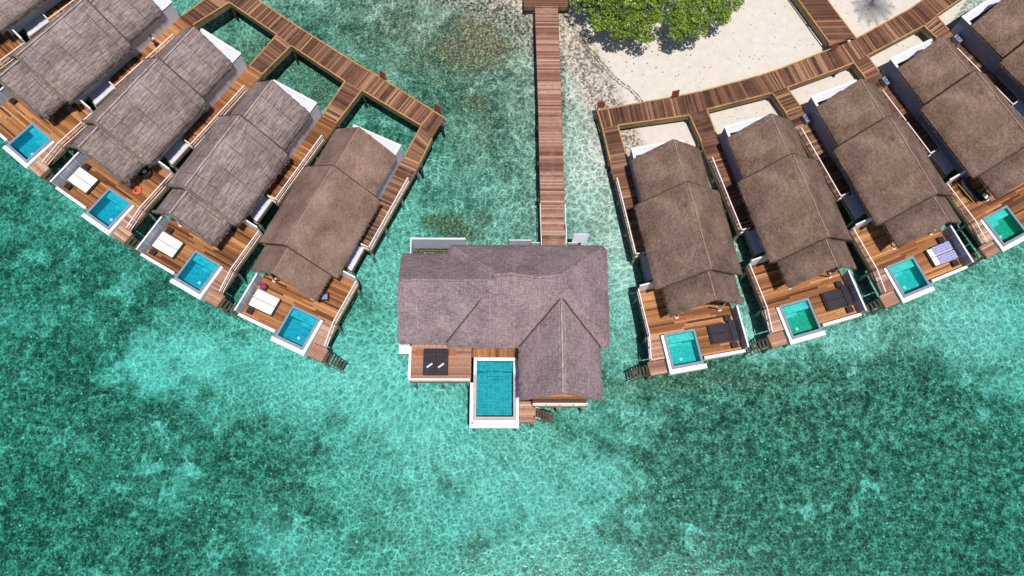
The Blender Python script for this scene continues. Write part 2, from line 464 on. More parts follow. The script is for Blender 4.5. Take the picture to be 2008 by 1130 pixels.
# ------------------------------------------------------------------ thatched roof
def roof_mesh(mb, x0, x1, y0, y1, hfun, step=0.16, yr=None, thick=0.30, rag=0.05, rc=0.0, seed=0, fringe=0.055, sides='nsew', eave=None, bumpy=0.03):
    nx = max(2, round((x1 - x0) / step))
    xs = [x0 + (x1 - x0) * i / nx for i in range(nx + 1)]
    if yr is not None:
        n1 = max(2, round((yr - y0) / step)); n2 = max(2, round((y1 - yr) / step))
        ys = [y0 + (yr - y0) * i / n1 for i in range(n1)] + [yr + (y1 - yr) * i / n2 for i in range(n2 + 1)]
    else:
        ny = max(2, round((y1 - y0) / step)); ys = [y0 + (y1 - y0) * i / ny for i in range(ny + 1)]
    NX, NY = len(xs), len(ys)
    i0 = len(mb.v)
    cx0, cx1, cy0, cy1 = x0 + rc, x1 - rc, y0 + rc, y1 - rc
    def wob(x, y):
        p = Vector((x * 0.8 + seed * 7.3, y * 0.8, seed))
        q = Vector((x * 3.5, y * 3.5 + seed, 3.1))
        return noise.noise(p) * bumpy * 1.6 + noise.noise(q) * bumpy
    top = []
    for i, x in enumerate(xs):
        for j, y in enumerate(ys):
            X, Y = x, y
            if rc > 0:
                ux = (X - cx1) if X > cx1 else ((X - cx0) if X < cx0 else 0)
                uy = (Y - cy1) if Y > cy1 else ((Y - cy0) if Y < cy0 else 0)
                if ux and uy:
                    m = max(abs(ux), abs(uy)); l = math.hypot(ux, uy)
                    k = m / l
                    X += ux * (k - 1); Y += uy * (k - 1)
            z = hfun(x, y) + wob(x, y)
            edge = i in (0, NX - 1) or j in (0, NY - 1)
            if edge:
                r = rag * (noise.noise(Vector((x * 4.1 + seed, y * 4.1, 5))) * 1.2 + U_(-0.35, 0.35))
                if i == 0: X -= r
                if i == NX - 1: X += r
                if j == 0: Y -= r
                if j == NY - 1: Y += r
            top.append((X, Y, z))
    mb.v.extend(top)
    mb.v.extend([(X + (0.06 if i_ == 0 else (-0.06 if i_ == NX - 1 else 0)), Y + (0.10 if j_ == 0 else (-0.10 if j_ == NY - 1 else 0)), z - thick)
                 for (X, Y, z), (i_, j_) in zip(top, [(i, j) for i in range(NX) for j in range(NY)])])
    nb = i0 + NX * NY
    idx = lambda i, j: i * NY + j
    for i in range(NX - 1):
        for j in range(NY - 1):
            a, b, c, d = idx(i, j), idx(i + 1, j), idx(i + 1, j + 1), idx(i, j + 1)
            mb.f.append((i0 + a, i0 + b, i0 + c, i0 + d)); mb.c.append(0.5)
            mb.f.append((nb + d, nb + c, nb + b, nb + a)); mb.c.append(0.3)
    ring = [(i, 0) for i in range(NX)] + [(NX - 1, j) for j in range(1, NY)] + [(i, NY - 1) for i in range(NX - 2, -1, -1)] + [(0, j) for j in range(NY - 2, 0, -1)]
    for k in range(len(ring)):
        a = idx(*ring[k]); b = idx(*ring[(k + 1) % len(ring)])
        mb.f.append((i0 + a, nb + a, nb + b, i0 + b)); mb.c.append(0.4)
    # loose blades along the chosen edges
    if fringe:
        segs = []
        if 's' in sides: segs.append(([top[idx(i, 0)] for i in range(NX)], Vector((0, -1, 0))))
        if 'n' in sides: segs.append(([top[idx(i, NY - 1)] for i in range(NX)], Vector((0, 1, 0))))
        if 'w' in sides: segs.append(([top[idx(0, j)] for j in range(NY)], Vector((-1, 0, 0))))
        if 'e' in sides: segs.append(([top[idx(NX - 1, j)] for j in range(NY)], Vector((1, 0, 0))))
        for pts, o in segs:
            for p, q in zip(pts[:-1], pts[1:]):
                p = Vector(p); q = Vector(q); L = (q - p).length
                for k in range(max(1, int(L / fringe))):
                    b = p.lerp(q, R_()) - Vector((0, 0, U_(0.02, thick * 0.8))) - o * 0.05
                    d = (q - p).normalized()
                    e = b + o * U_(0.08, 0.20) + d * U_(-0.08, 0.08) - Vector((0, 0, U_(0.03, 0.16)))
                    mb.face([b - d * 0.018, b + d * 0.018, e], 0.5)

def gable_h(x0, x1, y0, y1, yr, ze, zr, drop=0.12):
    def h(x, y):
        t = (y - y0) / (yr - y0) if y <= yr else (y1 - y) / (y1 - yr)
        z = ze + (zr - ze) * t
        dd = min(y - y0, y1 - y)
        if dd < 0.35: z -= drop * (1 - dd / 0.35) ** 2
        if t > 0.93: z -= (t - 0.93) * (zr - ze) * 0.35
        return z
    return h

# ------------------------------------------------------------------ railing (local coordinates)
def railing(parent, pts, sgn=1, h=0.85, mat=None, gap=1.15, balus=0.5, name='railing', label=None):
    mb = MB()
    P = [Vector(p) for p in pts]
    for a, b in zip(P[:-1], P[1:]):
        L = (b - a).length
        mb.bar(a + Vector((0, 0, h)), b + Vector((0, 0, h)), 0.085, 0.045)
        mb.bar(a + Vector((0, 0, 0.10)), b + Vector((0, 0, 0.10)), 0.06, 0.05)
        mb.bar(a + Vector((0, 0, h * 0.55)), b + Vector((0, 0, h * 0.55)), 0.03, 0.03)
        n = max(1, round(L / gap))
        for k in range(n + 1):
            p = a.lerp(b, k / n)
            mb.box(p.x - 0.04, p.x + 0.04, p.y - 0.04, p.y + 0.04, p.z - 0.02, p.z + h - 0.02)
        m = int(L / balus)
        for k in range(1, m):
            p = a.lerp(b, k / m)
            mb.box(p.x - 0.011, p.x + 0.011, p.y - 0.011, p.y + 0.011, p.z + 0.1, p.z + h - 0.02)
    o = mb.build(name, mat or M['rail'], parent, sgn)
    return o

WATER_Z = -1.6
def floor_z(x, y):
    return bed_height(x, y)[0]

SHORE = [(-60, 90), (-22, 62), (-8, 54.5), (-1, 51.3), (2.2, 49.2), (5.3, 45.5), (6.8, 42.0), (8.2, 38.5), (9.6, 34.5), (11.5, 31.8), (15, 31.0), (19.5, 31.2), (25, 33.2), (30, 36), (35, 40.5), (39, 44.5), (43, 49.0), (50, 58), (80, 90)]
def shore_dist(x, y):
    best = 1e9; sg = 1
    for (ax, ay), (bx, by) in zip(SHORE[:-1], SHORE[1:]):
        dx, dy = bx - ax, by - ay
        t = max(0, min(1, ((x - ax) * dx + (y - ay) * dy) / (dx * dx + dy * dy)))
        ex, ey = x - ax - t * dx, y - ay - t * dy
        d = ex * ex + ey * ey
        if d < best:
            best = d; sg = 1 if (dx * ey - dy * ex) > 0 else -1
    return sg * math.sqrt(best)
def bed_height(x, y):
    d = shore_dist(x, y)
    n = noise.noise(Vector((x * 0.25, y * 0.25, 1.7)))
    n2 = noise.noise(Vector((x * 0.9, y * 0.9, 4.2)))
    if d > 0:
        z = WATER_Z + min(0.34, d * 0.11) + n * 0.03 + n2 * 0.012
    else:
        s = -d
        if s < 6: z = WATER_Z - s * 0.085
        else: z = WATER_Z - 0.51 - (1 - math.exp(-(s - 6) / 16.0)) * 1.9
        z += (n * 0.16 + n2 * 0.05) * min(1, s / 4)
    return z, d

def add_pile(parent, x, y, w=0.13, z1=-0.28, mat='concrete', sgn=1, inv=None, zb=-3.4, proto={}):
    key = (mat, w, z1, zb)
    if key not in proto:
        mb = MB(); mb.tube([(0, 0, zb), (0, 0, z1)], w, 10)
        mb.box(-w * 1.5, w * 1.5, -w * 1.5, w * 1.5, z1 - 0.12, z1 - 0.003)
        o = mb.build('pile', M[mat], parent)
        proto[key] = o.data
    else:
        o = bpy.data.objects.new('pile', proto[key]); col.objects.link(o); o.parent = parent
    o.location = (x, y * sgn, 0)
    return o

# ------------------------------------------------------------------ water villa (local x to the sea, y to the sheltered side)
def villa(name_label, X, Y, T, s, style, pool, rail_back=-13.95, fs=0.15, extra_roll=False, ac=False, detail=True):
    root = empty('water_villa', (X, Y, 0), T, name_label, 'villa', 'thatched water villas on piles')
    TH = M['greythatch'] if style == 'grey' else (M['brownthatch'] if s > 0 else M['pinkthatch'])
    RG = M['ridgegrey'] if style == 'grey' else M['ridgebrown']
    th = 0.42 if style == 'grey' else 0.28
    sd_ = (X * 0.37) % 5
    # roofs
    for (x0, x1, y0, y1, yr, ze, zr) in ((-14.62, -10.2, -2.33, 3.6, 0.78, 2.62, 5.2), (-10.42, -2.98, -3.04, 4.16, 0.72, 2.72, 5.9), (-3.2, -0.62, -2.45, 3.5, 0.52, 2.74, 5.62)):
        mb = MB()
        roof_mesh(mb, x0, x1, y0, y1, gable_h(x0, x1, y0, y1, yr, ze, zr, 0.30 if style == 'grey' else 0.12), fs, yr, th, 0.06 if style == 'grey' else 0.03, 0.22 if style == 'grey' else 0.08, sd_ + x0, 0.05, bumpy=0.03 if style == 'grey' else 0.02)
        r = mb.build('thatch_roof', TH, root, s, smooth=(style == 'grey'))
        rb = MB()
        pts = [(x0 + 0.05 + (x1 - x0 - 0.1) * k / 24, yr + U_(-0.02, 0.02), zr + (0.0 if style == 'grey' else -0.045) + U_(-0.012, 0.012)) for k in range(25)]
        rb.tube(pts, 0.085 if style == 'grey' else 0.042, 6)
        rb.build('ridge_cap', RG, r, s, smooth=True)
        if x0 < -10 and x1 > -5:
            for xe in (x0 - 0.02, x1 + 0.02):
                if xe > -5 and extra_roll: continue
                pp = [(xe + U_(-0.015, 0.015), y0 + (y1 - y0) * k / 28, (ze + (zr - ze) * (1 - abs(y0 + (y1 - y0) * k / 28 - yr) / ((yr - y0) if y0 + (y1 - y0) * k / 28 < yr else (y1 - yr)))) - 0.03) for k in range(29)]
                vb = MB(); vb.tube(pp, 0.055, 6)  # dark tube stands in for the shadow line at the roof step
                vb.build('step_shadow_edge', M['darkedge'], r, s, smooth=True)
        if extra_roll and x0 < -10 and x1 > -5 or (extra_roll and x1 > -1):
            vb = MB()
            for ya, sg in ((y0, 1), (y1, 1)):
                pp = []
                for k in range(15):
                    t = k / 14
                    yy = ya + (yr - ya) * t
                    pp.append((x1 - 0.03 + U_(-0.03, 0.03), yy, ze + (zr - ze) * t + 0.03 + U_(-0.02, 0.02)))
                vb.tube(pp, [0.13 + U_(-0.02, 0.02) for _ in pp], 7)
            vb.build('rolled_edge', M['verge'], r, s, smooth=True)
    # house walls
    mb = MB()
    mb.box(-14.2, -10.3, -1.95, 3.05, -0.10, 2.78)
    mb.box(-10.3, -3.7, -1.78, 3.35, -0.10, 3.0)
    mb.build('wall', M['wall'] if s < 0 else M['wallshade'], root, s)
    # gable infill under the ridges
    for xx, yr, zr, w in ((-14.15, 0.78, 4.7, 2.3), (-3.75, 0.72, 5.3, 2.5)):
        mb = MB()
        mb.prism([(xx, yr - w), (xx + 0.1, yr - w), (xx + 0.1, yr + w), (xx, yr + w)], 2.7, 2.95)
        mb.hexa([(xx, yr - w, 2.95), (xx + 0.1, yr - w, 2.95), (xx + 0.1, yr + w, 2.95), (xx, yr + w, 2.95)],
                [(xx, yr - 0.1, zr), (xx + 0.1, yr - 0.1, zr), (xx + 0.1, yr + 0.1, zr), (xx, yr + 0.1, zr)])
        mb.build('gable', M['darkwood'], root, s)
    # glazed doors on the porch
    mb = MB()
    for k in range(4):
        y0 = -1.3 + k * 1.05
        mb.box(-3.69, -3.64, y0, y0 + 1.0, 0.02, 2.2)
    d = mb.build('glass_door', M['black'], root, s)
    # rear bathroom yard: open walls
    mb = MB()
    mb.box(-15.86, -15.74, -1.95, 2.5, -0.4, 2.1)
    mb.box(-15.74, -14.2, -1.95, -1.83, -0.4, 2.1)
    mb.box(-15.74, -14.2, 2.38, 2.5, -0.4, 2.1)
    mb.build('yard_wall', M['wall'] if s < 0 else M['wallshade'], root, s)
    mb = MB(); mb.box(-15.93, -15.68, -2.0, 2.56, 2.1, 2.15); mb.box(-15.68, -14.3, -2.0, -1.78, 2.1, 2.15)
    mb.build('coping', M['white'], root, s)
    mb = MB(); mb.box(-15.72, -14.45 if s < 0 else -15.2, -1.81, 2.36, 1.98, 2.03)
    mb.build('yard_canopy', M['terrace'], root, s)
    mb = MB(); mb.box(-15.74, -14.2, -1.83, 2.38, -0.12, 0.0)
    mb.box(-15.3, -14.6, 0.3, 1.5, 0.0, 0.45)
    mb.build('yard_floor', M['terrace'], root, s)
    # decks
    mb = MB()
    planks(mb, -3.9, 2.5, -3.95, 3.4, 0.0, holes=[(-0.02, 3, -2.98, 0.04), (0.0, 3, -9, -2.0), (-3.9, -3.6, -1.7, 3.3)])
    mb.build('deck', M['deck'], root, s)
    mb = MB()
    planks(mb, 0.0, 2.0, -4.1, -3.0, 0.0)
    planks(mb, 2.02, 3.1, -4.35, -3.03, -0.2)
    mb.build('side_deck', M['deck_pale'], root, s)
    mb = MB()
    planks(mb, -16.0, -6.95, -3.5, -1.97, 0.0)
    mb.build('walkway', M['deck'] if style == 'grey' else M['board'], root, s)
    # fascias and joists
    mb = MB()
    zt, zb = -0.055, -0.42
    for p, q in (((-3.9, -4.0), (0.0, -4.0)), ((0.0, -4.14), (2.0, -4.14)), ((-3.92, 3.43), (2.5, 3.43)), ((2.53, 0.1), (2.53, 3.4)), ((-16, -3.53), (-6.9, -3.53)), ((-6.9, -3.53), (-6.9, -2.9)),
                 ((-16.03, -3.5), (-16.03, -1.1)), ((-6.88, -2.93), (-4.7, -2.93)), ((-4.68, -2.9), (-4.68, -1.7)), ((2.02, -4.38), (3.1, -4.38)), ((3.12, -4.35), (3.12, -3.03))):
        dz = -0.2 if p[0] > 2.0 and p[1] < -3 else 0
        mb.bar((*p, (zt + zb) / 2 + dz), (*q, (zt + zb) / 2 + dz), 0.055, zt - zb)
    for xx in (-15, -13, -11, -9, -7.2):
        mb.box(xx - 0.05, xx + 0.05, -3.48, -1.9, -0.40, -0.06)
    for xx in (-3.6, -2.0, -0.3):
        mb.box(xx - 0.05, xx + 0.05, -3.9, 3.35, -0.40, -0.06)
    mb.build('fascia', M['fascia'], root, s)
    # underfloor slab
    mb = MB(); mb.box(-15.8, -3.95, -1.75, 3.3, -0.35, -0.12)
    mb.build('floor_frame', M['timberpile'], root, s)
    # small pale terrace
    mb = MB(); mb.prism([(-7.4, -1.8), (-4.9, -1.8), (-4.68, -2.9), (-6.9, -2.9), (-6.9, -1.99)], -0.10, 0.012)
    mb.build('terrace', M['terrace'], root, s)
    # white privacy wall by the deck
    mb = MB(); mb.hexa([(-4.02, -3.95, -0.1), (-3.94, -3.95, -0.1), (-3.94, -2.2, -0.1), (-4.02, -2.2, -0.1)],
                       [(-4.05, -3.85, 1.25), (-3.97, -3.85, 1.25), (-3.97, -2.2, 1.75), (-4.05, -2.2, 1.75)])
    mb.bar((-4.01, -3.87, 1.27), (-4.01, -2.2, 1.77), 0.12, 0.05)
    mb.build('privacy_wall', M['white'], root, s)
    # rails
    railing(root, [(-6.92, -2.75, 0), (-6.92, -3.47, 0), (rail_back, -3.47, 0)], s)
    railing(root, [(-3.85, -3.95, 0), (-0.02, -3.95, 0), (1.98, -4.28, 0)], s)
    # front parapet
    mb = MB(); mb.box(2.50, 2.66, 0.08, 3.42, -0.45, 0.36)
    mb.box(2.46, 2.70, 0.06, 3.45, 0.36, 0.40)
    mb.build('parapet', M['white'], root, s)
    # slatted screen
    sc_ = MB()
    for k in range(5):
        xx = -1.0 + k * 0.872
        sc_.box(xx - 0.03, xx + 0.03, 3.37, 3.45, -0.1, 1.38)
    sc_.box(-1.05, 2.55, 3.35, 3.49, 1.38, 1.44)
    scr = sc_.build('screen', M['white'], root, s)
    for k in range(4):
        xa = -1.0 + k * 0.872 + 0.035; xb = xa + 0.872 - 0.07
        pm = MB()
        for i in range(11):
            z0 = 0.04 + i * 0.121
            pm.hexa([(xa, 3.39, z0), (xb, 3.39, z0), (xb, 3.41, z0), (xa, 3.41, z0)], [(xa, 3.405, z0 + 0.112), (xb, 3.405, z0 + 0.112), (xb, 3.425, z0 + 0.112), (xa, 3.425, z0 + 0.112)])
        pm.build('slat_panel', M['slat'], scr, s)
    # porch posts and braces
    for yy in (-1.23, 2.4):
        mb = MB(); mb.tube([(-1.2, yy, 0), (-1.2, yy, 2.9)], 0.07, 8)
        if yy > 0:
            mb.bar((-1.2, yy, 0.1), (-1.05, yy - 0.75, 1.9), 0.09, 0.09)
        mb.box(-1.34, -1.06, yy - 0.14, yy + 0.14, 0.003, 0.10)
        mb.build('post', M['pinkish'] if style == 'brown' else M['white'], root, s)
    # pool
    tm = {'cyan': 'tile_cyan', 'teal': 'tile_teal', 'green': 'tile_green'}[pool]
    mb = MB()
    mb.box(0.0, 2.95, -0.17, 0.0, -1.4, 0.04); mb.box(0.0, 2.95, -2.62, -2.45, -1.4, 0.04)
    mb.box(0.0, 0.17, -2.45, -0.17, -1.4, 0.04); mb.box(2.72, 2.95, -2.45, -0.17, -1.4, 0.04)
    pl = mb.build('pool', M['rimtile'], root, s)
    mb = MB(); mb.box(0.171, 2.719, -2.449, -0.171, -1.35, -1.15)
    for a in ((0.17, 0.182, -2.45, -0.17), (2.708, 2.72, -2.45, -0.17), (0.182, 2.708, -2.45, -2.438), (0.182, 2.708, -0.182, -0.17)):
        mb.box(*a, -1.15, 0.0)
    mb.build('pool_lining', M[tm], pl, s)
    mb = MB(); mb.box(0.183, 0.78, -2.437, -0.184, -1.15, -0.32)
    mb.box(0.783, 1.10, -2.437, -1.2, -1.15, -0.62)
    mb.build('pool_step', M['tile_pale'] if pool != 'cyan' else M['tile_cyan2'], pl, s)
    mb = MB(); mb.face([(0.183, -2.437, -0.045), (2.707, -2.437, -0.045), (2.707, -0.183, -0.045), (0.183, -0.183, -0.045)])
    mb.build('pool_water', M['pw_cyan'] if pool == 'cyan' else M['pw_green'], pl, s)
    mb = MB(); mb.tube([(2.05, -1.45, -1.15), (2.05, -1.45, -1.12)], 0.13, 12)
    mb.build('pool_lamp', M['white'], pl, s)
    mb = MB()
    mb.box(2.953, 3.30, -2.85, 0.25, -0.55, -0.16); mb.box(0.05, 2.953, -2.85, -2.623, -0.55, -0.12)
    mb.box(0.05, 2.95, -2.80, -2.70, -1.35, -0.55); mb.box(2.953, 3.2, -2.8, 0.2, -1.3, -0.55)
    mb.build('pool_ledge', M['gutter'], pl, s)
    # stairs down to the water
    mb = MB()
    for k in range(6):
        mb.box(2.25, 2.95, -4.62 - k * 0.24, -4.46 - k * 0.24, -0.42 - k * 0.24, -0.38 - k * 0.24)
    for xx in (2.2, 3.0):
        mb.bar((xx, -4.4, -0.35), (xx, -5.95, -1.95), 0.06, 0.12)
    mb.build('swim_ladder', M['timberpile'], root, s)
    if ac:
        mb = MB(); mb.box(-15.15, -14.35, -2.62, -2.0, 0.06, 0.62)
        a = mb.build('air_conditioner', M['metal'], root, s, bevel=0.03)
        mb = MB()
        ring = [(-14.75 + 0.2 * math.cos(t * math.pi / 8), -2.31 + 0.2 * math.sin(t * math.pi / 8), 0.64) for t in range(17)]
        mb.tube(ring, 0.035, 6, cap=False)
        mb.build('fan_grille', M['black'], a, s)
    # piles
    for x, y in ((-15.6, -3.3), (-12.6, -3.3), (-9.6, -3.3), (-7.1, -3.3), (-4.8, -2.7), (-3.7, -3.8), (-0.2, -3.8), (-15.5, 3.0), (-11.5, 3.0), (-7.5, 3.0), (-3.7, 3.2), (-0.2, 3.2), (2.3, 3.2), (2.9, -4.2), (0.4, -2.3), (0.4, -0.3), (2.9, -2.3), (2.9, -0.3)):
        add_pile(root, x, y, 0.13, -1.36 if (0 < x and -2.5 < y < 0) else -0.42, sgn=s)
    return root

VIL = [
 ('weathered grey thatched villa at the left border with no sunbed in view', -41.3804, 36.4478, -2.2525, -1, 'grey', 'cyan', True, False),
 ('weathered grey thatched villa with a lifebuoy and a round black chair on its deck', -33.6931, 30.2106, -2.1706, -1, 'grey', 'cyan', True, False),
 ('weathered grey thatched villa with two diagonal dark seams and a plain white double sunbed', -25.6784, 24.5157, -2.0914, -1, 'grey', 'cyan', True, False),
 ('smooth brown thatched villa at the end of the left row beside open water', -17.1679, 19.7234, -2.0086, -1, 'brown', 'cyan', False, False),
 ('smooth brown thatched villa nearest the jetty on the right side', 15.6922, 17.8524, -1.3901, 1, 'brown', 'teal', False, False),
 ('brown thatched villa second from the jetty on the right with a green pool', 25.3069, 20.5423, -1.2892, 1, 'brown', 'green', False, False),
 ('brown thatched villa with a violet towel on its sunbed', 34.6124, 24.28, -1.1858, 1, 'brown', 'teal', False, True),
 ('brown thatched villa with a green pool cut by the right border', 43.4461, 28.9887, -1.0886, 1, 'brown', 'green', False, True),
 ('brown thatched villa in the top right corner, mostly out of frame', 52.1021, 34.6241, -0.9722, 1, 'brown', 'teal', False, True),
 ('grey thatched villa in the top left corner, mostly out of frame', -48.65, 43.9, -2.325, -1, 'grey', 'cyan', True, False),
]
for v in VIL:
    lab, X, Y, T, s, style, pool, roll, ac = v
    villa(lab, X, Y, T, s, style, pool, extra_roll=roll, ac=ac)

def vl(i, x, y, z=0.0):
    "local villa point to world"
    _, X, Y, T, s = VIL[i][:5]
    c, sn = math.cos(T), math.sin(T)
    return Vector((X + c * x - sn * y * s, Y + sn * x + c * y * s, z))

# ------------------------------------------------------------------ sunbeds and side tables
def sunbed(i, label, kind, x0=0.02, split=True):
    _, X, Y, T, s = VIL[i][:5]
    p = vl(i, 0.8, 2.05)
    root = empty('double_sunbed', p, T, label, 'sunbed', 'double sunbeds on the villa decks')
    mb = MB(); mb.box(-0.78, 0.78, -1.1, 1.08, 0.12, 0.30)
    for a in (-0.7, 0.7):
        for b in (-1.0, 1.0):
            mb.box(a - 0.05, a + 0.05, b - 0.05, b + 0.05, 0.003, 0.12)
    mb.build('frame', M['rattan'], root, s, bevel=0.015)
    cm = M['cushion'] if kind in ('white', 'towel') else M['darkcush']
    for a in (-0.75, 0.02):
        w = 0.72
        mb = MB()
        mb.box(a, a + w, -1.0, 0.45, 0.31, 0.42)
        mb.hexa([(a, 0.45, 0.31), (a + w, 0.45, 0.31), (a + w, 1.04, 0.33), (a, 1.04, 0.33)], [(a, 0.45, 0.42), (a + w, 0.45, 0.42), (a + w, 1.04, 0.48), (a, 1.04, 0.48)])
        mb.build('cushion', cm, root, s, bevel=0.03)
    if kind == 'dark':
        mb = MB(); mb.box(-0.85, 0.85, 0.60, 1.12, 0.43, 0.56)
        mb.build('headrest', M['rattan'], root, s, bevel=0.03)
    if kind == 'towel':
        for a in (-0.80, 0.05):
            tw = MB()
            n = 10
            g = [[(a + 0.75 * ii / 4, -0.55 + 1.62 * jj / n, 0.50 + 0.02 * math.sin(ii * 2 + jj * 1.7) + (0.05 if jj > 7 else 0)) for jj in range(n + 1)] for ii in range(5)]
            for ii in range(4):
                for jj in range(n):
                    tw.face([g[ii][jj], g[ii + 1][jj], g[ii + 1][jj + 1], g[ii][jj + 1]])
            t_ = tw.build('beach_towel', M['towel'], None, s, smooth=True)
            t_.location = p; t_.rotation_euler = (0, 0, T)
            tag(t_, 'violet striped towel on the %s half of the white sunbed' % ('landward' if a < 0 else 'seaward'), 'towel', 'violet striped towels')
            sm = t_.modifiers.new('solid', 'SOLIDIFY'); sm.thickness = 0.015
    return root
def side_table(i, x, y, label, mat='rattan'):
    _, X, Y, T, s = VIL[i][:5]
    root = empty('side_table', vl(i, x, y), T, label, 'table', 'square side tables beside the sunbeds')
    mb = MB(); mb.box(-0.25, 0.25, -0.25, 0.25, 0.34, 0.40)
    mb.build('table_top', M[mat], root, s, bevel=0.01)
    mb = MB(); mb.box(-0.21, 0.21, -0.21, 0.21, 0.003, 0.337)
    mb.build('base', M['rattan'], root, s)
where = {1: 'the lifebuoy villa', 2: 'the grey villa next to the brown one', 3: 'the last left villa', 4: 'the right villa nearest the jetty', 5: 'the second right villa', 6: 'the violet towel villa'}
sunbed(1, 'white double sunbed with a wide dark split, on the lifebuoy villa deck', 'white')
sunbed(2, 'white double sunbed on the grey villa next to the brown left villa', 'white')
sunbed(3, 'white double sunbed with a magenta cloth beside it', 'white')
sunbed(4, 'dark double sunbed on the deck of the right villa nearest the jetty', 'dark')
sunbed(5, 'dark double sunbed on the deck with the green pool, second right villa', 'dark')
sunbed(6, 'white double sunbed partly covered by violet towels', 'towel')
for i in range(1, 7):
    side_table(i, -0.32, 2.75, 'dark table landward of the sunbed, ' + where[i])
    if i == 3: side_table(i, 1.95, 2.75, 'dark table seaward of the sunbed, ' + where[i])
    else: side_table(i, 1.95, 2.75, 'dark table seaward of the sunbed, ' + where[i])
side_table(0, -0.32, 2.75, 'dark square table at the left border beside the pale screen')

# magenta cloth heap on a table
def blob(name, loc, r, mat, label, cat, sq=(1, 1, 0.6), seed=1, amp=0.35):
    mb = MB(); n = 12; m = 8; P = []
    for a in range(m + 1):
        th = math.pi * a / m
        for b in range(n):
            ph = 2 * math.pi * b / n
            d = Vector((math.sin(th) * math.cos(ph), math.sin(th) * math.sin(ph), math.cos(th)))
            k = r * (1 + amp * noise.noise(d * 2.2 + Vector((seed, 0, 0))))
            P.append((d.x * k * sq[0], d.y * k * sq[1], d.z * k * sq[2] + r * sq[2]))
    mb.v = P
    for a in range(m):
        for b in range(n):
            b2 = (b + 1) % n
            mb.f.append((a * n + b, (a + 1) * n + b, (a + 1) * n + b2, a * n + b2)); mb.c.append(0.5)
    o = mb.build(name, mat, None, smooth=True); o.location = loc
    return tag(o, label, cat)
p = vl(3, -0.32, 2.75, 0.41); blob('cloth_heap', p, 0.24, M['magenta'], 'crumpled magenta cloth on the dark table by the white sunbed', 'cloth', seed=4, amp=0.6)

# lifebuoy
mb = MB(); ring = [(0.30 * math.cos(t * math.pi / 12), 0.30 * math.sin(t * math.pi / 12), 0.10) for t in range(25)]
mb.tube(ring, 0.095, 8, cap=False)
o = mb.build('lifebuoy', M['orange'], None, smooth=True); o.location = vl(1, -1.15, -2.17)
tag(o, 'orange ring lying on the deck of a grey thatched villa', 'lifebuoy')
# round black chair with a pale cushion
root = empty('round_chair', vl(1, -2.75, -1.75), VIL[1][3], 'round black chair with a pale cushion in the shade of the roof', 'chair')
mb = MB(); N = 20
for k in range(N):
    a0, a1 = 2 * math.pi * k / N, 2 * math.pi * (k + 1) / N
    h0, h1 = 0.45 + 0.35 * max(0, math.cos(a0)), 0.45 + 0.35 * max(0, math.cos(a1))
    for r0, r1 in ((0.55, 0.47),):
        mb.hexa([(r0 * math.cos(a0), r0 * math.sin(a0), 0.05), (r0 * math.cos(a1), r0 * math.sin(a1), 0.05), (r1 * math.cos(a1), r1 * math.sin(a1), 0.05), (r1 * math.cos(a0), r1 * math.sin(a0), 0.05)],
                [(r0 * math.cos(a0), r0 * math.sin(a0), h0), (r0 * math.cos(a1), r0 * math.sin(a1), h1), (r1 * math.cos(a1), r1 * math.sin(a1), h1), (r1 * math.cos(a0), r1 * math.sin(a0), h0)])
mb.build('shell', M['rattan'], root)
mb = MB(); mb.tube([(0, 0, 0.12), (0, 0, 0.34), (0, 0, 0.40)], [0.46, 0.46, 0.40], 16); mb.build('seat', M['darkcush'], root, smooth=False)
mb = MB(); mb.box(-0.18, 0.18, -0.14, 0.14, 0.42, 0.55); mb.build('cushion', M['cushion'], root, bevel=0.04)
# porch furniture in the roof shade
def chair(i, x, y, rz, label, cush='bluecush'):
    root = empty('porch_chair', vl(i, x, y), VIL[i][3] + rz, label, 'chair', 'dark porch chairs with blue grey cushions')
    mb = MB()
    for a in (-0.27, 0.27):
        for b in (-0.27, 0.27):
            mb.box(a - 0.025, a + 0.025, b - 0.025, b + 0.025, 0.003, 0.36)
    mb.box(-0.31, 0.31, -0.31, 0.31, 0.36, 0.41)
    for a in (-0.30, 0.26): mb.box(a, a + 0.04, -0.30, 0.30, 0.41, 0.62)
    mb.build('frame', M['rattan'], root)
    mb = MB(); mb.box(-0.25, 0.25, -0.24, 0.26, 0.415, 0.51); mb.build('seat', M[cush], root, bevel=0.03)
    mb = MB(); mb.hexa([(-0.25, 0.24, 0.45), (0.25, 0.24, 0.45), (0.25, 0.33, 0.45), (-0.25, 0.33, 0.45)], [(-0.25, 0.33, 0.9), (0.25, 0.33, 0.9), (0.25, 0.40, 0.9), (-0.25, 0.40, 0.9)])
    mb.build('backrest', M['rattan'], root, bevel=0.01)
chair(0, -3.0, -1.75, 1.2, 'porch chair beside the far left pool deck, nearer the privacy wall')
chair(0, -1.45, -1.45, 0.6, 'porch chair at the roof corner above the leftmost pool')
chair(2, -2.6, -1.7, 0.9, 'porch chair at the roof corner of the grey villa next to the brown one')
chair(3, -1.65, -2.15, 0.5, 'porch chair at the roof corner of the last left villa')
chair(7, -1.5, -1.5, 2.0, 'porch chair at the roof corner on the far right deck', 'cushion')
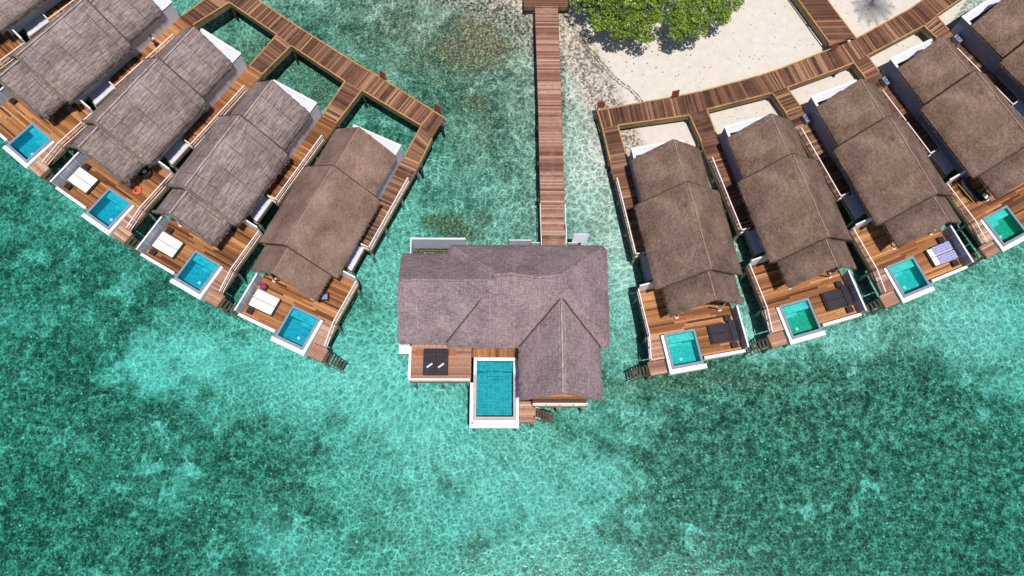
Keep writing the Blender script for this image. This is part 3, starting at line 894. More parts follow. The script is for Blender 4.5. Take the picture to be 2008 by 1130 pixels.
# dark boat shaped daybed on the far right deck
root = empty('curved_daybed', vl(7, -2.5, -2.3), VIL[7][3] + 0.08, 'long black curved daybed with a yellow bamboo edge under the right hand roof', 'daybed')
mb = MB()
n = 16
for k in range(n):
    t0, t1 = k / n, (k + 1) / n
    f = lambda t: (-1.35 + 2.7 * t, 0.42 * math.sin(math.pi * t) ** 0.6 + 0.05, 0.25 + 0.5 * (2 * t - 1) ** 2)
    (xa, wa, za), (xb, wb, zb_) = f(t0), f(t1)
    mb.hexa([(xa, -wa, za), (xb, -wb, zb_), (xb, wb, zb_), (xa, wa, za)], [(xa, -wa, za + 0.14), (xb, -wb, zb_ + 0.14), (xb, wb, zb_ + 0.14), (xa, wa, za + 0.14)])
mb.box(-0.9, -0.8, -0.35, 0.35, 0.003, 0.4); mb.box(0.8, 0.9, -0.35, 0.35, 0.003, 0.4)
mb.build('shell', M['rattan'], root)
mb = MB()
mb.bar((-1.35, -0.52, 0.5), (1.15, -0.52, 0.5), 0.05, 0.05); mb.bar((-1.35, -0.52, 0.5), (-1.35, -0.1, 0.62), 0.05, 0.05)
mb.bar((-1.0, -0.52, 0.003), (-1.0, -0.52, 0.5), 0.05, 0.05); mb.bar((1.0, -0.52, 0.003), (1.0, -0.52, 0.5), 0.05, 0.05)
mb.build('side_rail', M['yellow'], root)
mb = MB(); mb.box(-1.1, 0.9, -0.3, 0.3, 0.43, 0.5); mb.build('cushion', M['darkcush'], root, bevel=0.03)

# ------------------------------------------------------------------ boardwalks
def seg_edges(mbf, mbr, pts, z=0.0, depth=0.62):
    for a, b in zip(pts[:-1], pts[1:]):
        mbf.bar((*a, z - 0.07 - depth / 2), (*b, z - 0.07 - depth / 2), 0.07, depth)
        mbr.bar((*a, z + 0.03), (*b, z + 0.03), 0.12, 0.07)
def xy(i, x, y):
    p = vl(i, x, y); return (p.x, p.y)
def boardwalk(name, pairs, edges, pile_pts, mat='board', depth=0.62, zo=0.0, w=0.15):
    mb = MB(); strip(mb, pairs, z=zo, w=w)
    o = struct(mb.build(name, M[mat]))
    f = MB(); r = MB()
    for e in edges: seg_edges(f, r, e, zo, depth)
    if f.v:
        f.build('fascia', M['fascia'], o); r.build('edge_board', M['rim'], o)
    for (x, y) in pile_pts:
        add_pile(o, x, y, 0.11, -0.5, 'timberpile')
    return o
Lp = [((-5.21, 37.14), (-6.25, 35.15)), ((-6.2, 37.83), (-7.21, 36.36)), ((-11.6, 41.6), (-12.69, 39.93)), ((-13.1, 42.5), (-14.23, 40.82)), ((-18.3, 46.1), (-19.39, 44.53)), ((-19.7, 47.1), (-20.77, 45.69)), ((-24.4, 50.6), (-25.52, 49.19)), ((-26.0, 51.8), (-27.0, 50.3)), ((-32, 56.2), (-33.2, 54.7))]
boardwalk('boardwalk', Lp,
          [[a for a, b in Lp], [Lp[1][1], Lp[2][1]], [Lp[3][1], Lp[4][1]], [Lp[5][1], Lp[6][1]], [Lp[7][1], Lp[8][1]]],
          [b for a, b in Lp[1:]] + [(a[0] - 0.2, a[1] - 0.3) for a, b in Lp])
Rp = [((8.39, 37.99), (8.80, 36.25)), ((9.9, 38.3), (10.15, 36.52)), ((16.3, 39.65), (16.62, 37.59)), ((17.83, 40.03), (18.2, 38.19)), ((23.4, 41.75), (24.26, 39.93)), ((24.98, 42.34), (25.64, 40.48)), ((29.9, 44.48), (30.6, 42.5)), ((31.2, 45.05), (32.07, 43.14)), ((32.6, 45.7), (33.4, 43.9)), ((38.0, 48.95), (39.16, 47.19)), ((39.4, 49.95), (40.54, 48.33)), ((46, 54.9), (47.2, 53.2))]
boardwalk('boardwalk', Rp,
          [[a for a, b in Rp[:7]], [a for a, b in Rp[8:]], [Rp[1][1], Rp[2][1]], [Rp[3][1], Rp[4][1]], [Rp[5][1], Rp[6][1], Rp[7][1]], [Rp[8][1], Rp[9][1]], [Rp[10][1], Rp[11][1]], [Rp[0][0], Rp[0][1]]],
          [b for a, b in Rp[1:]] + [(a[0] + 0.1, a[1] - 0.3) for a, b in Rp])
# branches to each villa
def branch(i, A, B, name='walkway'):
    "A outer (rail side) start, B inner start, in world"
    a1 = xy(i, -16.0, -3.5); b1 = xy(i, -16.0, -2.0)
    boardwalk(name, [(A, B), (a1, b1)], [[A, a1], [B, b1]], [a1, b1])
    mb = MB(); planks(mb, -16.0, -15.9 + 0.5, -1.95, -1.0, 0.0)
branch(3, Lp[0][1], Lp[1][1]); branch(2, Lp[2][1], Lp[3][1]); branch(1, Lp[4][1], Lp[5][1]); branch(0, Lp[6][1], Lp[7][1])
branch(4, Rp[0][1], Rp[1][1]); branch(5, Rp[2][1], Rp[3][1]); branch(6, Rp[4][1], Rp[5][1]); branch(7, Rp[7][1], Rp[8][1]); branch(8, Rp[9][1], Rp[10][1])
branch(9, (-31.2, 53.3), (-32.5, 54.3))
# path to the island
boardwalk('boardwalk', [((30.02, 44.9), (32.55, 45.9)), ((30.1, 45.65), (32.7, 45.75)), ((23.7, 58), (26.3, 58))], [[(30.1, 45.3), (23.7, 58)], [(32.65, 45.75), (26.3, 58)]], [(29, 48), (27, 52), (31.4, 48), (29.4, 52)], zo=-0.005)

# ------------------------------------------------------------------ central jetty
jp = [((1.98, 49.15), (6.13, 49.15)), ((1.98, 53), (6.13, 53))]
mb = MB(); strip(mb, jp, z=0.004)
jet = struct(mb.build('jetty_landing', M['board']))
jet.name = 'jetty_landing'
f = MB(); r = MB()
f.bar((1.98, 49.12, -0.38), (2.9, 49.12, -0.38), 0.07, 0.6); f.bar((5.08, 49.12, -0.38), (6.13, 49.12, -0.38), 0.07, 0.6)
f.bar((1.95, 49.1, -0.38), (1.95, 53, -0.38), 0.07, 0.6); f.bar((6.16, 49.1, -0.38), (6.16, 53, -0.38), 0.07, 0.6)
f.build('fascia', M['fascia'], jet)
for x, y in ((2.1, 49.3), (6.0, 49.3), (5.5, 49.4), (2.1, 52), (6.0, 52)): add_pile(jet, x, y, 0.09, -0.3, 'timberpile')
jp = [((2.93, 49.1), (5.06, 49.1)), ((3.12, 38.85), (5.21, 38.87)), ((3.22, 28.9), (5.29, 28.9))]
jt = boardwalk('jetty', jp, [], [(3.2, y) for y in (47, 43.5, 40, 36.5, 33, 29.5)] + [(5.0, y) for y in (47, 43.5, 40, 36.5, 33, 29.5)], mat='jetty', w=0.15)
mb = MB()
for a, b in zip([p[0] for p in jp][:-1], [p[0] for p in jp][1:]): mb.bar((*a, -0.2), (*b, -0.2), 0.05, 0.26)
for a, b in zip([p[1] for p in jp][:-1], [p[1] for p in jp][1:]): mb.bar((*a, -0.2), (*b, -0.2), 0.05, 0.26)
mb.build('fascia', M['darkwood'], jt)
jp2 = [((3.26, 28.86), (5.20, 28.86)), ((3.36, 24.2), (5.26, 24.2))]
jt2 = boardwalk('jetty', jp2, [], [(3.4, 27), (5.2, 27)], mat='jetty', zo=-0.06, w=0.15)
mb = MB()
mb.bar((3.20, 28.9, 0.0), (3.27, 24.5, 0.0), 0.06, 0.14); mb.bar((5.33, 28.9, 0.0), (5.40, 24.5, 0.0), 0.06, 0.14)
mb.build('edge_board', M['white'], jt2)

# ------------------------------------------------------------------ signs
for (px, py, rz, kx, lab) in ((752, 155, -0.62, 1, 'red brown sign board on the left boardwalk, farther from the corner'), (859, 220, -0.62, 1, 'red brown sign board at the corner end of the left boardwalk'),
                      (1177, 213, 0.12, 1, 'red brown sign board at the seaward end of the right boardwalk'), (1322, 191, 0.25, 1, 'red brown sign board on the right boardwalk by the open sand'),
                      (1632, 99, 0.42, 1, 'red brown sign board where the boardwalk to the island branches off')):
    p = at(px, py, 0)
    root = empty('villa_sign', (p.x, p.y, 0), rz, lab, 'sign', 'sign boards on the boardwalks')
    mb = MB(); mb.box(-0.30, -0.22, -0.04, 0.04, -0.5, 0.75); mb.box(0.22, 0.30, -0.04, 0.04, -0.5, 0.75)
    mb.build('post', M['sign'], root)
    mb = MB(); mb.hexa([(-0.34, -0.12, 0.30), (0.34, -0.12, 0.30), (0.34, -0.07, 0.30), (-0.34, -0.07, 0.30)], [(-0.34, 0.06, 0.98), (0.34, 0.06, 0.98), (0.34, 0.11, 0.98), (-0.34, 0.11, 0.98)])
    mb.build('sign_board', M['sign'], root, bevel=0.01)

# ------------------------------------------------------------------ central pool villa
cv = empty('pool_residence', (0, 0, 0), 0, 'large mauve grey hip roofed house with a long pool at the jetty end', 'villa')
def hip_h(x0, x1, y0, y1, ze, k, cap, drop=0.15):
    def h(x, y):
        d = min(x - x0, x1 - x, y - y0, y1 - y)
        d2 = min(y - y0, y1 - y)
        z = ze + k * d
        if d < 0.35: z -= drop * (1 - d / 0.35) ** 2
        return min(z, cap)
    return h
mb = MB()
roof_mesh(mb, -4.42, 8.42, 15.58, 24.16, hip_h(-4.42, 8.42, 15.58, 24.16, 2.55, 1.075, 7.10), 0.18, 19.87, 0.3, 0.06, 0.55, 3, 0.05)
r1 = mb.build('thatch_roof', M['mauvethatch'], cv, smooth=False)
mb = MB()
roof_mesh(mb, -8.1, -0.6, 15.85, 23.42, gable_h(-8.1, 0, 15.85, 23.42, 19.62, 2.55, 6.92, 0.15), 0.18, 19.62, 0.3, 0.06, 0.22, 5, 0.05)
for k_, (X_, Y_, Z_) in enumerate(mb.v):
    if X_ < -6.6 and Z_ > 2.0:
        mb.v[k_] = (X_ + 0.42 * max(0, min(1, (Z_ - 2.5) / 4.4)) * max(0, min(1, (-6.6 - X_) / 1.2)), Y_, Z_)
r2 = mb.build('thatch_roof', M['mauvethatch'], cv, smooth=False)
# seaward wing: ridge runs along y, so the field is built with the slopes along x
mb = MB()
def swh(x, y):
    t = (x - 1.28) / (4.42 - 1.28) if x <= 4.42 else (7.66 - x) / (7.66 - 4.42)
    z = 2.58 + (5.78 - 2.58) * t
    dd = min(x - 1.28, 7.66 - x)
    if dd < 0.35: z -= 0.15 * (1 - dd / 0.35) ** 2
    if t > 0.92: z -= (t - 0.92) * 1.6
    return z
roof_mesh(mb, 1.28, 7.66, 11.42, 18.6, swh, 0.18, None, 0.3, 0.06, 0.15, 9, 0.05, sides='sew')
r3 = mb.build('thatch_roof', M['mauvethatch'], cv, smooth=False)
mb = MB()
mb.tube([(4.42 + U_(-0.03, 0.03), 11.45 + k * 0.36, 5.66 + U_(-0.015, 0.015)) for k in range(20)], 0.09, 6)
mb.build('ridge_cap', M['ridgegrey'], r3, smooth=True)
mb = MB()
mb.tube([(-7.62 + k * 0.38, 19.62 + U_(-0.03, 0.03), 6.80 + U_(-0.015, 0.015)) for k in range(18)], 0.10, 6)
mb.build('ridge_cap', M['mauvethatch'], r2, smooth=True)
mb = MB()
mb.tube([(-0.7 + k * 0.26, 19.9 + 0.12 * math.sin(k * 0.35) + U_(-0.05, 0.05), 7.08 + U_(-0.03, 0.04)) for k in range(20)], [0.13 + U_(-0.04, 0.04) for _ in range(20)], 7)
mb.build('ridge_cap', M['mauvethatch'], r1, smooth=True)
for q_ in (((-4.3, 15.95, 2.68), (-0.85, 19.3, 6.42)), ((1.30, 15.62, 2.62), (4.30, 18.5, 5.78)), ((7.62, 15.62, 2.62), (4.54, 18.5, 5.78))):
    a_, b_ = Vector(q_[0]), Vector(q_[1])
    mb = MB(); mb.tube([a_.lerp(b_, k / 22) + Vector((U_(-0.02, 0.02), U_(-0.02, 0.02), 0.03 + U_(-0.02, 0.02))) for k in range(23)], 0.055, 6)
    mb.build('valley_seam', M['darkedge'], r1, smooth=True)
mb = MB()
mb.box(-3.9, 7.9, 16.3, 23.7, -0.1, 3.0); mb.box(-7.6, -3.9, 16.6, 22.9, -0.1, 3.0); mb.box(1.75, 7.2, 12.4, 16.3, -0.1, 2.8)
mb.build('wall', M['wall'], cv)
mb = MB()
mb.hexa([(1.6, 12.0, 2.45), (7.3, 12.0, 2.45), (7.3, 12.1, 2.45), (1.6, 12.1, 2.45)], [(4.3, 12.0, 5.3), (4.54, 12.0, 5.3), (4.54, 12.1, 5.3), (4.3, 12.1, 5.3)])
mb.bar((1.6, 11.55, 2.35), (4.42, 11.55, 5.25), 0.12, 0.12); mb.bar((7.3, 11.55, 2.35), (4.42, 11.55, 5.25), 0.12, 0.12)
mb.build('gable', M['rim'], cv)
mb = MB(); mb.box(-7.4, 7.6, 16.2, 24.3, -0.4, -0.12); mb.box(1.5, 7.3, 12.2, 16.19, -0.4, -0.12)
mb.build('floor_frame', M['timberpile'], cv)
# decks
mb = MB()
planks(mb, -7.3, -2.5, 13.45, 16.6, 0.0, along='x')
mb.build('deck', M['deck_pale'], cv)
mb = MB()
planks(mb, -2.5, 1.25, 15.4, 16.3, 0.0)
mb.build('deck', M['deck'], cv)
mb = MB(); planks(mb, 1.36, 2.62, 10.28, 11.9, -0.3, along='x'); mb.build('side_deck', M['deck_pale'], cv)
mb = MB(); planks(mb, 2.4, 6.7, 11.5, 12.4, 0.0, along='x'); mb.build('deck', M['deck'], cv)
mb = MB()
for p, q, z in (((-7.35, 13.42), (-2.5, 13.42), 0), ((-7.33, 13.42), (-7.33, 16.3), 0), ((2.38, 11.46), (6.72, 11.46), 0), ((6.72, 11.46), (6.72, 12.4), 0), ((1.36, 10.25), (2.62, 10.25), -0.3), ((2.65, 10.25), (2.65, 11.9), -0.3), ((-7.5, 24.62), (7.7, 24.62), 0)):
    mb.bar((*p, z - 0.25), (*q, z - 0.25), 0.06, 0.38)
mb.build('fascia', M['fascia'], cv)
# rails and low walls
mb = MB(); mb.box(-7.40, -7.28, 13.45, 16.15, 0.0, 0.50); mb.box(-7.44, -7.24, 13.40, 16.15, 0.50, 0.55)
mb.box(-7.24, -2.55, 13.43, 13.50, 0.0, 0.42); mb.box(-7.24, -2.55, 13.40, 13.56, 0.50, 0.55)
for k in range(5): mb.box(-7.2 + k * 1.15, -7.13 + k * 1.15, 13.43, 13.5, 0.42, 0.50)
mb.build('parapet', M['rail'], cv)
railing(cv, [(2.42, 11.52, 0), (6.68, 11.52, 0)], balus=0.15)
mb = MB(); mb.box(2.45, 6.66, 11.56, 11.60, 0.03, 0.75); mb.build('rail_panel', M['rail'], cv)
mb = MB(); mb.box(-8.30, -7.45, 15.66, 16.5, -0.05, 0.02); mb.build('terrace', M['white'], cv)
mb = MB(); mb.box(-8.32, -7.43, 15.63, 16.5, -0.3, -0.055); mb.build('fascia', M['fascia'], cv)
# pool
mb = MB()
mb.box(-2.28, -2.05, 10.4, 15.38, -1.4, 0.05); mb.box(0.90, 1.14, 10.4, 15.38, -1.4, 0.05); mb.box(-2.05, 0.90, 15.12, 15.38, -1.4, 0.05)
pl = mb.build('pool', M['white'], cv)
mb = MB(); mb.box(-2.05, 0.90, 10.4, 10.62, -1.4, 0.02); mb.box(-2.27, -2.06, 10.38, 14.0, 0.05, 0.056); mb.box(0.91, 1.13, 10.38, 14.0, 0.05, 0.056)
mb.build('pool_rim', M['pinktile'], pl)
mb = MB(); mb.box(-2.049, 0.899, 10.621, 15.119, -1.35, -1.05)
for a in ((-2.05, -2.035, 10.62, 15.12), (0.885, 0.90, 10.62, 15.12), (-2.035, 0.885, 10.62, 10.635), (-2.035, 0.885, 15.105, 15.12)): mb.box(*a, -1.05, 0.0)
mb.build('pool_lining', M['tile_big'], pl)
mb = MB(); mb.box(-2.034, 0.884, 14.35, 15.104, -1.05, -0.45); mb.box(-1.2, 0.1, 14.0, 14.345, -1.05, -0.7); mb.box(-1.2, 0.3, 13.8, 13.997, -1.05, -0.88)
mb.build('pool_step', M['tile_big'], pl)
mb = MB(); mb.face([(-2.034, 10.636, -0.04), (0.884, 10.636, -0.04), (0.884, 15.104, -0.04), (-2.034, 15.104, -0.04)])
mb.build('pool_water', M['pw_cyan'], pl)
mb = MB(); mb.box(-2.55, 1.33, 9.80, 10.38, -0.7, -0.22); mb.box(-2.55, -2.283, 10.38, 13.38, -0.7, -0.22); mb.box(1.143, 1.33, 10.38, 15.3, -0.7, -0.22)
mb.box(-2.45, 1.25, 9.95, 10.35, -1.35, -0.7)
mb.build('pool_ledge', M['gutter'], pl)
mb = MB(); mb.box(-2.42, -2.22, 10.12, 10.22, -0.22, -0.20); mb.build('drain', M['black'], pl)
# ladder
mb = MB()
for k in range(6): mb.box(2.75 + k * 0.24, 2.91 + k * 0.24, 10.5, 11.2, -0.50 - k * 0.22, -0.46 - k * 0.22)
for yy in (10.45, 11.25): mb.bar((2.68, yy, -0.42), (4.2, yy, -1.85), 0.06, 0.12)
mb.build('swim_ladder', M['timberpile'], cv)
mb = MB(); mb.bar((2.60, 11.3, -0.3), (2.60, 11.3, 0.55), 0.05, 0.05); mb.bar((2.60, 10.5, -0.3), (2.60, 10.5, 0.55), 0.05, 0.05); mb.bar((2.6, 11.3, 0.55), (3.0, 11.3, 0.0), 0.05, 0.05); mb.bar((2.6, 10.5, 0.55), (3.0, 10.5, 0.0), 0.05, 0.05)
mb.build('handrail', M['rail'], cv)
# landward walls beside the entrance
mb = MB(); mb.box(-7.5, -3.1, 24.86, 24.96, -0.3, 1.8); mb.box(-7.54, -7.44, 23.2, 24.9, -0.3, 1.8); mb.box(-7.6, -3.05, 24.83, 24.99, 1.8, 1.85)
mb.build('yard_wall', M['wall'], cv)
mb = MB(); mb.box(0.55, 2.4, 25.15, 25.23, -0.2, 0.9); mb.box(2.4, 3.1, 25.0, 25.06, 0.3, 0.75); mb.box(5.42, 6.3, 25.0, 25.06, 0.3, 0.75); mb.box(0.5, 7.2, 24.31, 24.6, -0.12, 0.0)
mb.hexa([(5.8, 25.3, 0.1), (7.05, 25.3, 0.1), (7.05, 25.36, 0.1), (5.8, 25.36, 0.1)], [(5.95, 25.7, 1.0), (7.2, 25.7, 1.0), (7.2, 25.76, 1.0), (5.95, 25.76, 1.0)])
mb.build('entry_screen', M['wall'], cv)
for x, y in ((-7.1, 13.6), (-4.9, 13.6), (-2.8, 13.6), (-7.1, 16.2), (2.6, 11.6), (4.5, 11.6), (6.5, 11.6), (-2.3, 10.1), (1.1, 10.1), (2.5, 10.4), (-2.3, 12.5), (7.3, 16), (7.3, 20), (7.3, 24), (-7.2, 24), (-7.2, 20), (-3, 24.4), (0.8, 24.9), (6.2, 24.9)):
    add_pile(cv, x, y, 0.14, -0.44 if y > 10.5 else -0.72)
# shrubs by the wall
def leaves(mb, c, rad, n, size, flat=0.5):
    for _ in range(n):
        while True:
            d = Vector((U_(-1, 1), U_(-1, 1), U_(-1, 1)))
            if d.length < 1: break
        p = Vector(c) + Vector((d.x * rad[0], d.y * rad[1], d.z * rad[2]))
        a = Vector((U_(-1, 1), U_(-1, 1), U_(-flat, flat))).normalized() * size * U_(0.6, 1.3)
        b = a.cross(Vector((U_(-0.5, 0.5), U_(-0.5, 0.5), 1))).normalized() * size * U_(0.35, 0.6)
        mb.face([p - a * 0.5, p - b * 0.5, p + a * 0.5, p + b * 0.5], R_())
for x, lab in ((-7.0, 'small green shrub by the pale wall, left one'), (-5.2, 'small green shrub by the pale wall, right one')):
    mb = MB(); leaves(mb, (0, 0, 0.5), (0.45, 0.25, 0.75), 90, 0.26)
    mb.tube([(0, 0, 0), (0.02, 0, 1.2)], [0.03, 0.015], 5)
    o = mb.build('shrub', M['shrub']); o.location = (x, 24.12, 0.002); tag(o, lab, 'shrub', 'shrubs behind the pale wall')
# black daybed with two folded towels
root = empty('wide_daybed', (-5.31, 14.97, 0), 0, 'square black daybed on the pool residence deck', 'daybed')
mb = MB(); mb.box(-1.0, 1.0, -1.08, 1.08, 0.08, 0.30)
for a in (-0.9, 0.9):
    for b in (-0.98, 0.98): mb.box(a - 0.05, a + 0.05, b - 0.05, b + 0.05, 0.003, 0.08)
mb.build('frame', M['rattan'], root, bevel=0.02)
mb = MB(); mb.box(-0.97, -0.01, -1.05, 0.75, 0.305, 0.42); mb.box(0.01, 0.97, -1.05, 0.75, 0.305, 0.42); mb.build('cushion', M['darkcush'], root, bevel=0.03)
for k in range(6):
    mb = MB(); mb.box(-0.80 + k * 0.27, -0.58 + k * 0.27, 0.70, 1.02, 0.41, 0.52); mb.build('pillow', M['darkcush'], root, bevel=0.03)
for k, x in enumerate((-5.78, -4.86)):
    mb = MB(); mb.box(-0.28, 0.28, -0.07, 0.07, 0, 0.07)
    o = mb.build('rolled_towel', M['wall'], None, bevel=0.02); o.location = (x, 14.62, 0.423); o.rotation_euler = (0, 0, 0.65)
    tag(o, 'pale rolled towel on the %s half of the black daybed' % ('left', 'right')[k], 'towel', 'rolled towels on the daybed')
for x, lab in ((-6.62, 'low wooden table left of the black daybed'), (-4.0, 'low wooden table right of the black daybed')):
    root = empty('low_table', (x, 15.75, 0), 0, lab, 'table', 'low wooden tables beside the daybed')
    mb = MB(); mb.box(-0.25, 0.25, -0.25, 0.25, 0.30, 0.36); mb.build('table_top', M['sidewood'], root)
    mb = MB()
    for a in (-0.2, 0.2):
        for b in (-0.2, 0.2): mb.box(a - 0.03, a + 0.03, b - 0.03, b + 0.03, 0.003, 0.30)
    mb.build('legs', M['darkwood'], root)

# ------------------------------------------------------------------ person on the far left walkway
P0 = vl(0, -12.35, -2.72)
person = bpy.data.objects.new('person', None)
def skinned(name, verts, edges, radii, mat, parent=None, root=0, sub=2):
    me = bpy.data.meshes.new(name); me.from_pydata(verts, edges, [])
    me.materials.append(mat)
    o = bpy.data.objects.new(name, me); col.objects.link(o)
    if parent: o.parent = parent
    sk = o.modifiers.new('skin', 'SKIN')
    for i, r in enumerate(radii):
        me.skin_vertices[0].data[i].radius = r if isinstance(r, tuple) else (r, r)
        me.skin_vertices[0].data[i].use_root = (i == root)
    s2 = o.modifiers.new('sub', 'SUBSURF'); s2.levels = sub; s2.render_levels = sub
    me.polygons.foreach_set('use_smooth', [True] * len(me.polygons))
    sk.use_smooth_shade = True
    return o
# facing +y in local space
V = [(0, 0, 0.95), (0, 0, 1.15), (0, 0.01, 1.38), (0, 0.01, 1.50), (0, 0.03, 1.60), (0, 0.04, 1.72),
     (-0.10, 0, 0.90), (-0.11, 0.16, 0.50), (-0.11, 0.10, 0.08), (-0.11, 0.24, 0.04),
     (0.10, 0, 0.90), (0.11, -0.06, 0.50), (0.11, -0.28, 0.12), (0.11, -0.16, 0.04),
     (-0.19, 0, 1.40), (-0.25, -0.10, 1.13), (-0.24, 0.04, 0.90), (-0.24, 0.09, 0.82),
     (0.19, 0, 1.40), (0.25, 0.08, 1.13), (0.24, 0.28, 0.98), (0.23, 0.35, 0.95)]
E_ = [(0, 1), (1, 2), (2, 3), (3, 4), (4, 5), (0, 6), (6, 7), (7, 8), (8, 9), (0, 10), (10, 11), (11, 12), (12, 13), (2, 14), (14, 15), (15, 16), (16, 17), (2, 18), (18, 19), (19, 20), (20, 21)]
RR = [(0.14, 0.10), (0.13, 0.10), (0.15, 0.10), 0.055, 0.085, 0.075, 0.085, 0.06, 0.04, 0.035, 0.085, 0.06, 0.04, 0.035, 0.055, 0.042, 0.03, 0.03, 0.055, 0.042, 0.03, 0.03]
person = skinned('person', V, E_, RR, M['skin'])
person.location = (P0.x, P0.y, 0.0); person.rotation_euler = (0, 0, VIL[0][3] - math.pi / 2)
tag(person, 'person in white shirt and dark trousers on the walkway beside a grey roof', 'person')
skinned('shirt', [(0, 0, 0.98), (0, 0, 1.15), (0, 0.01, 1.39), (-0.19, 0, 1.41), (-0.24, -0.07, 1.22), (0.19, 0, 1.41), (0.24, 0.05, 1.22)],
        [(0, 1), (1, 2), (2, 3), (3, 4), (2, 5), (5, 6)], [(0.17, 0.125), (0.155, 0.125), (0.17, 0.125), 0.075, 0.065, 0.075, 0.065], M['shirt'], person)
skinned('trousers', [(0, 0, 0.97), (-0.10, 0, 0.88), (-0.11, 0.16, 0.50), (-0.11, 0.11, 0.15), (0.10, 0, 0.88), (0.11, -0.06, 0.50), (0.11, -0.25, 0.18)],
        [(0, 1), (1, 2), (2, 3), (0, 4), (4, 5), (5, 6)], [(0.16, 0.12), 0.105, 0.08, 0.06, 0.105, 0.08, 0.06], M['trouser'], person)
mb = MB()
hv = []
for a in range(7):
    th = math.pi * 0.62 * a / 6
    for b in range(12):
        ph = 2 * math.pi * b / 12
        hv.append((0.098 * math.sin(th) * math.cos(ph), 0.025 + 0.115 * math.sin(th) * math.sin(ph), 1.68 + 0.115 * math.cos(th)))
mb.v = hv
for a in range(6):
    for b in range(12):
        b2 = (b + 1) % 12
        mb.f.append((a * 12 + b, (a + 1) * 12 + b, (a + 1) * 12 + b2, a * 12 + b2)); mb.c.append(0.5)
mb.build('hair', M['hair'], person, smooth=True)

# ------------------------------------------------------------------ trees
def almond_tree(x, y, lobes, label, trunk_h=2.0, nleaf=900):
    root = empty('sea_almond_tree', (x, y, -1.3), 0, label, 'tree', 'broad leaved trees on the beach')
    tb = MB()
    tb.tube([(0, 0, -0.2), (0.1, 0.05, trunk_h * 0.6), (0.0, 0.1, trunk_h)], [0.28, 0.2, 0.17], 9)
    lf = MB()
    for (lx, ly, lz, r) in lobes:
        c = Vector((lx - x, ly - y, lz + 1.3))
        mid = Vector((0, 0.1, trunk_h)).lerp(c, 0.5) + Vector((0, 0, 0.2))
        tb.tube([(0, 0.1, trunk_h * 0.9), mid, c], [0.12, 0.07, 0.03], 6)
        n = int(nleaf * r * r)
        # a lobe is a set of leaf tufts
        for _ in range(int(17 * r * r)):
            while True:
                d = Vector((U_(-1, 1), U_(-1, 1), U_(-1, 1)))
                if 0.45 < d.length < 1: break
            d.z = abs(d.z) * (1 if R_() < 0.8 else -0.6)
            t = c + Vector((d.x * r, d.y * r, d.z * r * 0.7))
            base = R_() ** 1.4 * 0.8
            tr = U_(0.25, 0.42)
            for k in range(int(nleaf / 18)):
                a = U_(0, 2 * math.pi); rr = tr * math.sqrt(R_())
                pos = t + Vector((math.cos(a) * rr, math.sin(a) * rr, U_(-0.14, 0.14) - rr * 0.35))
                out = Vector((math.cos(a), math.sin(a), U_(-0.7, 0.1))).normalized()
                L = U_(0.16, 0.26); W = L * 0.55
                sd2 = out.cross(Vector((0, 0, 1))).normalized() * W / 2
                tw = Vector((0, 0, U_(-0.05, 0.05)))
                lf.face([pos, pos + out * L * 0.55 + sd2 + tw, pos + out * L, pos + out * L * 0.55 - sd2 - tw], min(1, max(0, base + U_(-0.05, 0.32))))
    tb.build('trunk', M['bark'], root)
    lf.build('crown', M['leaf'], root)
def lobeset(pts):
    return [(at(px, py + 13, z).x, at(px, py + 13, z).y, z, r * 1.12) for px, py, z, r in pts]
almond_tree(8.5, 49.5, lobeset([(1145, -10, 1.6, 0.9), (1180, 22, 1.9, 1.0), (1160, -25, 2.2, 1.2), (1215, 40, 2.0, 1.0), (1195, -10, 2.8, 1.3), (1230, 5, 2.8, 1.2), (1215, -60, 3.2, 1.6), (1160, -70, 2.8, 1.4)]), 'bright green leafy tree nearest the jetty at the top border')
almond_tree(12.6, 49.0, lobeset([(1262, 48, 2.0, 0.95), (1240, 30, 2.4, 1.0), (1285, 22, 2.3, 0.8), (1300, -5, 2.3, 0.8), (1255, -20, 2.9, 1.2), (1285, -30, 2.6, 1.0), (1262, -70, 3.2, 1.4)]), 'bright green leafy tree between the two other beach trees')
almond_tree(18.0, 49.6, lobeset([(1338, 48, 2.1, 0.85), (1362, 42, 2.1, 0.85), (1320, 30, 2.2, 0.7), (1330, 12, 2.3, 0.9), (1372, 18, 2.4, 1.0), (1408, 12, 2.1, 0.9), (1390, -15, 2.8, 1.1), (1345, -25, 2.9, 1.3), (1432, -8, 2.0, 0.8), (1452, -22, 1.9, 0.7), (1400, -70, 3.0, 1.5)]), 'bright green leafy tree nearest the open sand at the top border')
# coconut palm just beyond the top border: its shadow falls on the sand
pr = empty('coconut_palm', (36.2, 52.2, -1.3), 0, 'coconut palm beyond the top border whose frond shadow lies on the sand', 'palm tree')
tb = MB(); tb.tube([(0, 0, -0.2), (0.1, -0.8, 3), (0.0, -2.5, 6), (-0.1, -3.9, 8.3)], [0.2, 0.15, 0.13, 0.12], 9); tb.build('trunk', M['bark'], pr)
lf = MB()
for k in range(13):
    a = 2 * math.pi * k / 13 + U_(-0.12, 0.12); up = U_(0.15, 0.8)
    prev = Vector((-0.1, -3.9, 8.3)); d = Vector((math.cos(a), math.sin(a), up)).normalized()
    Lr = U_(2.4, 2.9); n = 16
    for j in range(n):
        nx_ = prev + d * Lr / n
        d = (d + Vector((0, 0, -0.13))).normalized()
        sd2 = d.cross(Vector((0, 0, 1))).normalized()
        wl = 0.55 * math.sin(math.pi * min(1, (j + 2) / (n + 2))) + 0.08
        for q in (-1, 1):
            for u in (0.0, 0.5):
                b = prev.lerp(nx_, u)
                tip = b + sd2 * q * wl + d * 0.3 - Vector((0, 0, wl * 0.35))
                lf.face([b, b + d * 0.05, tip], R_())
        prev = nx_
lf.build('crown', M['palmleaf'], pr)

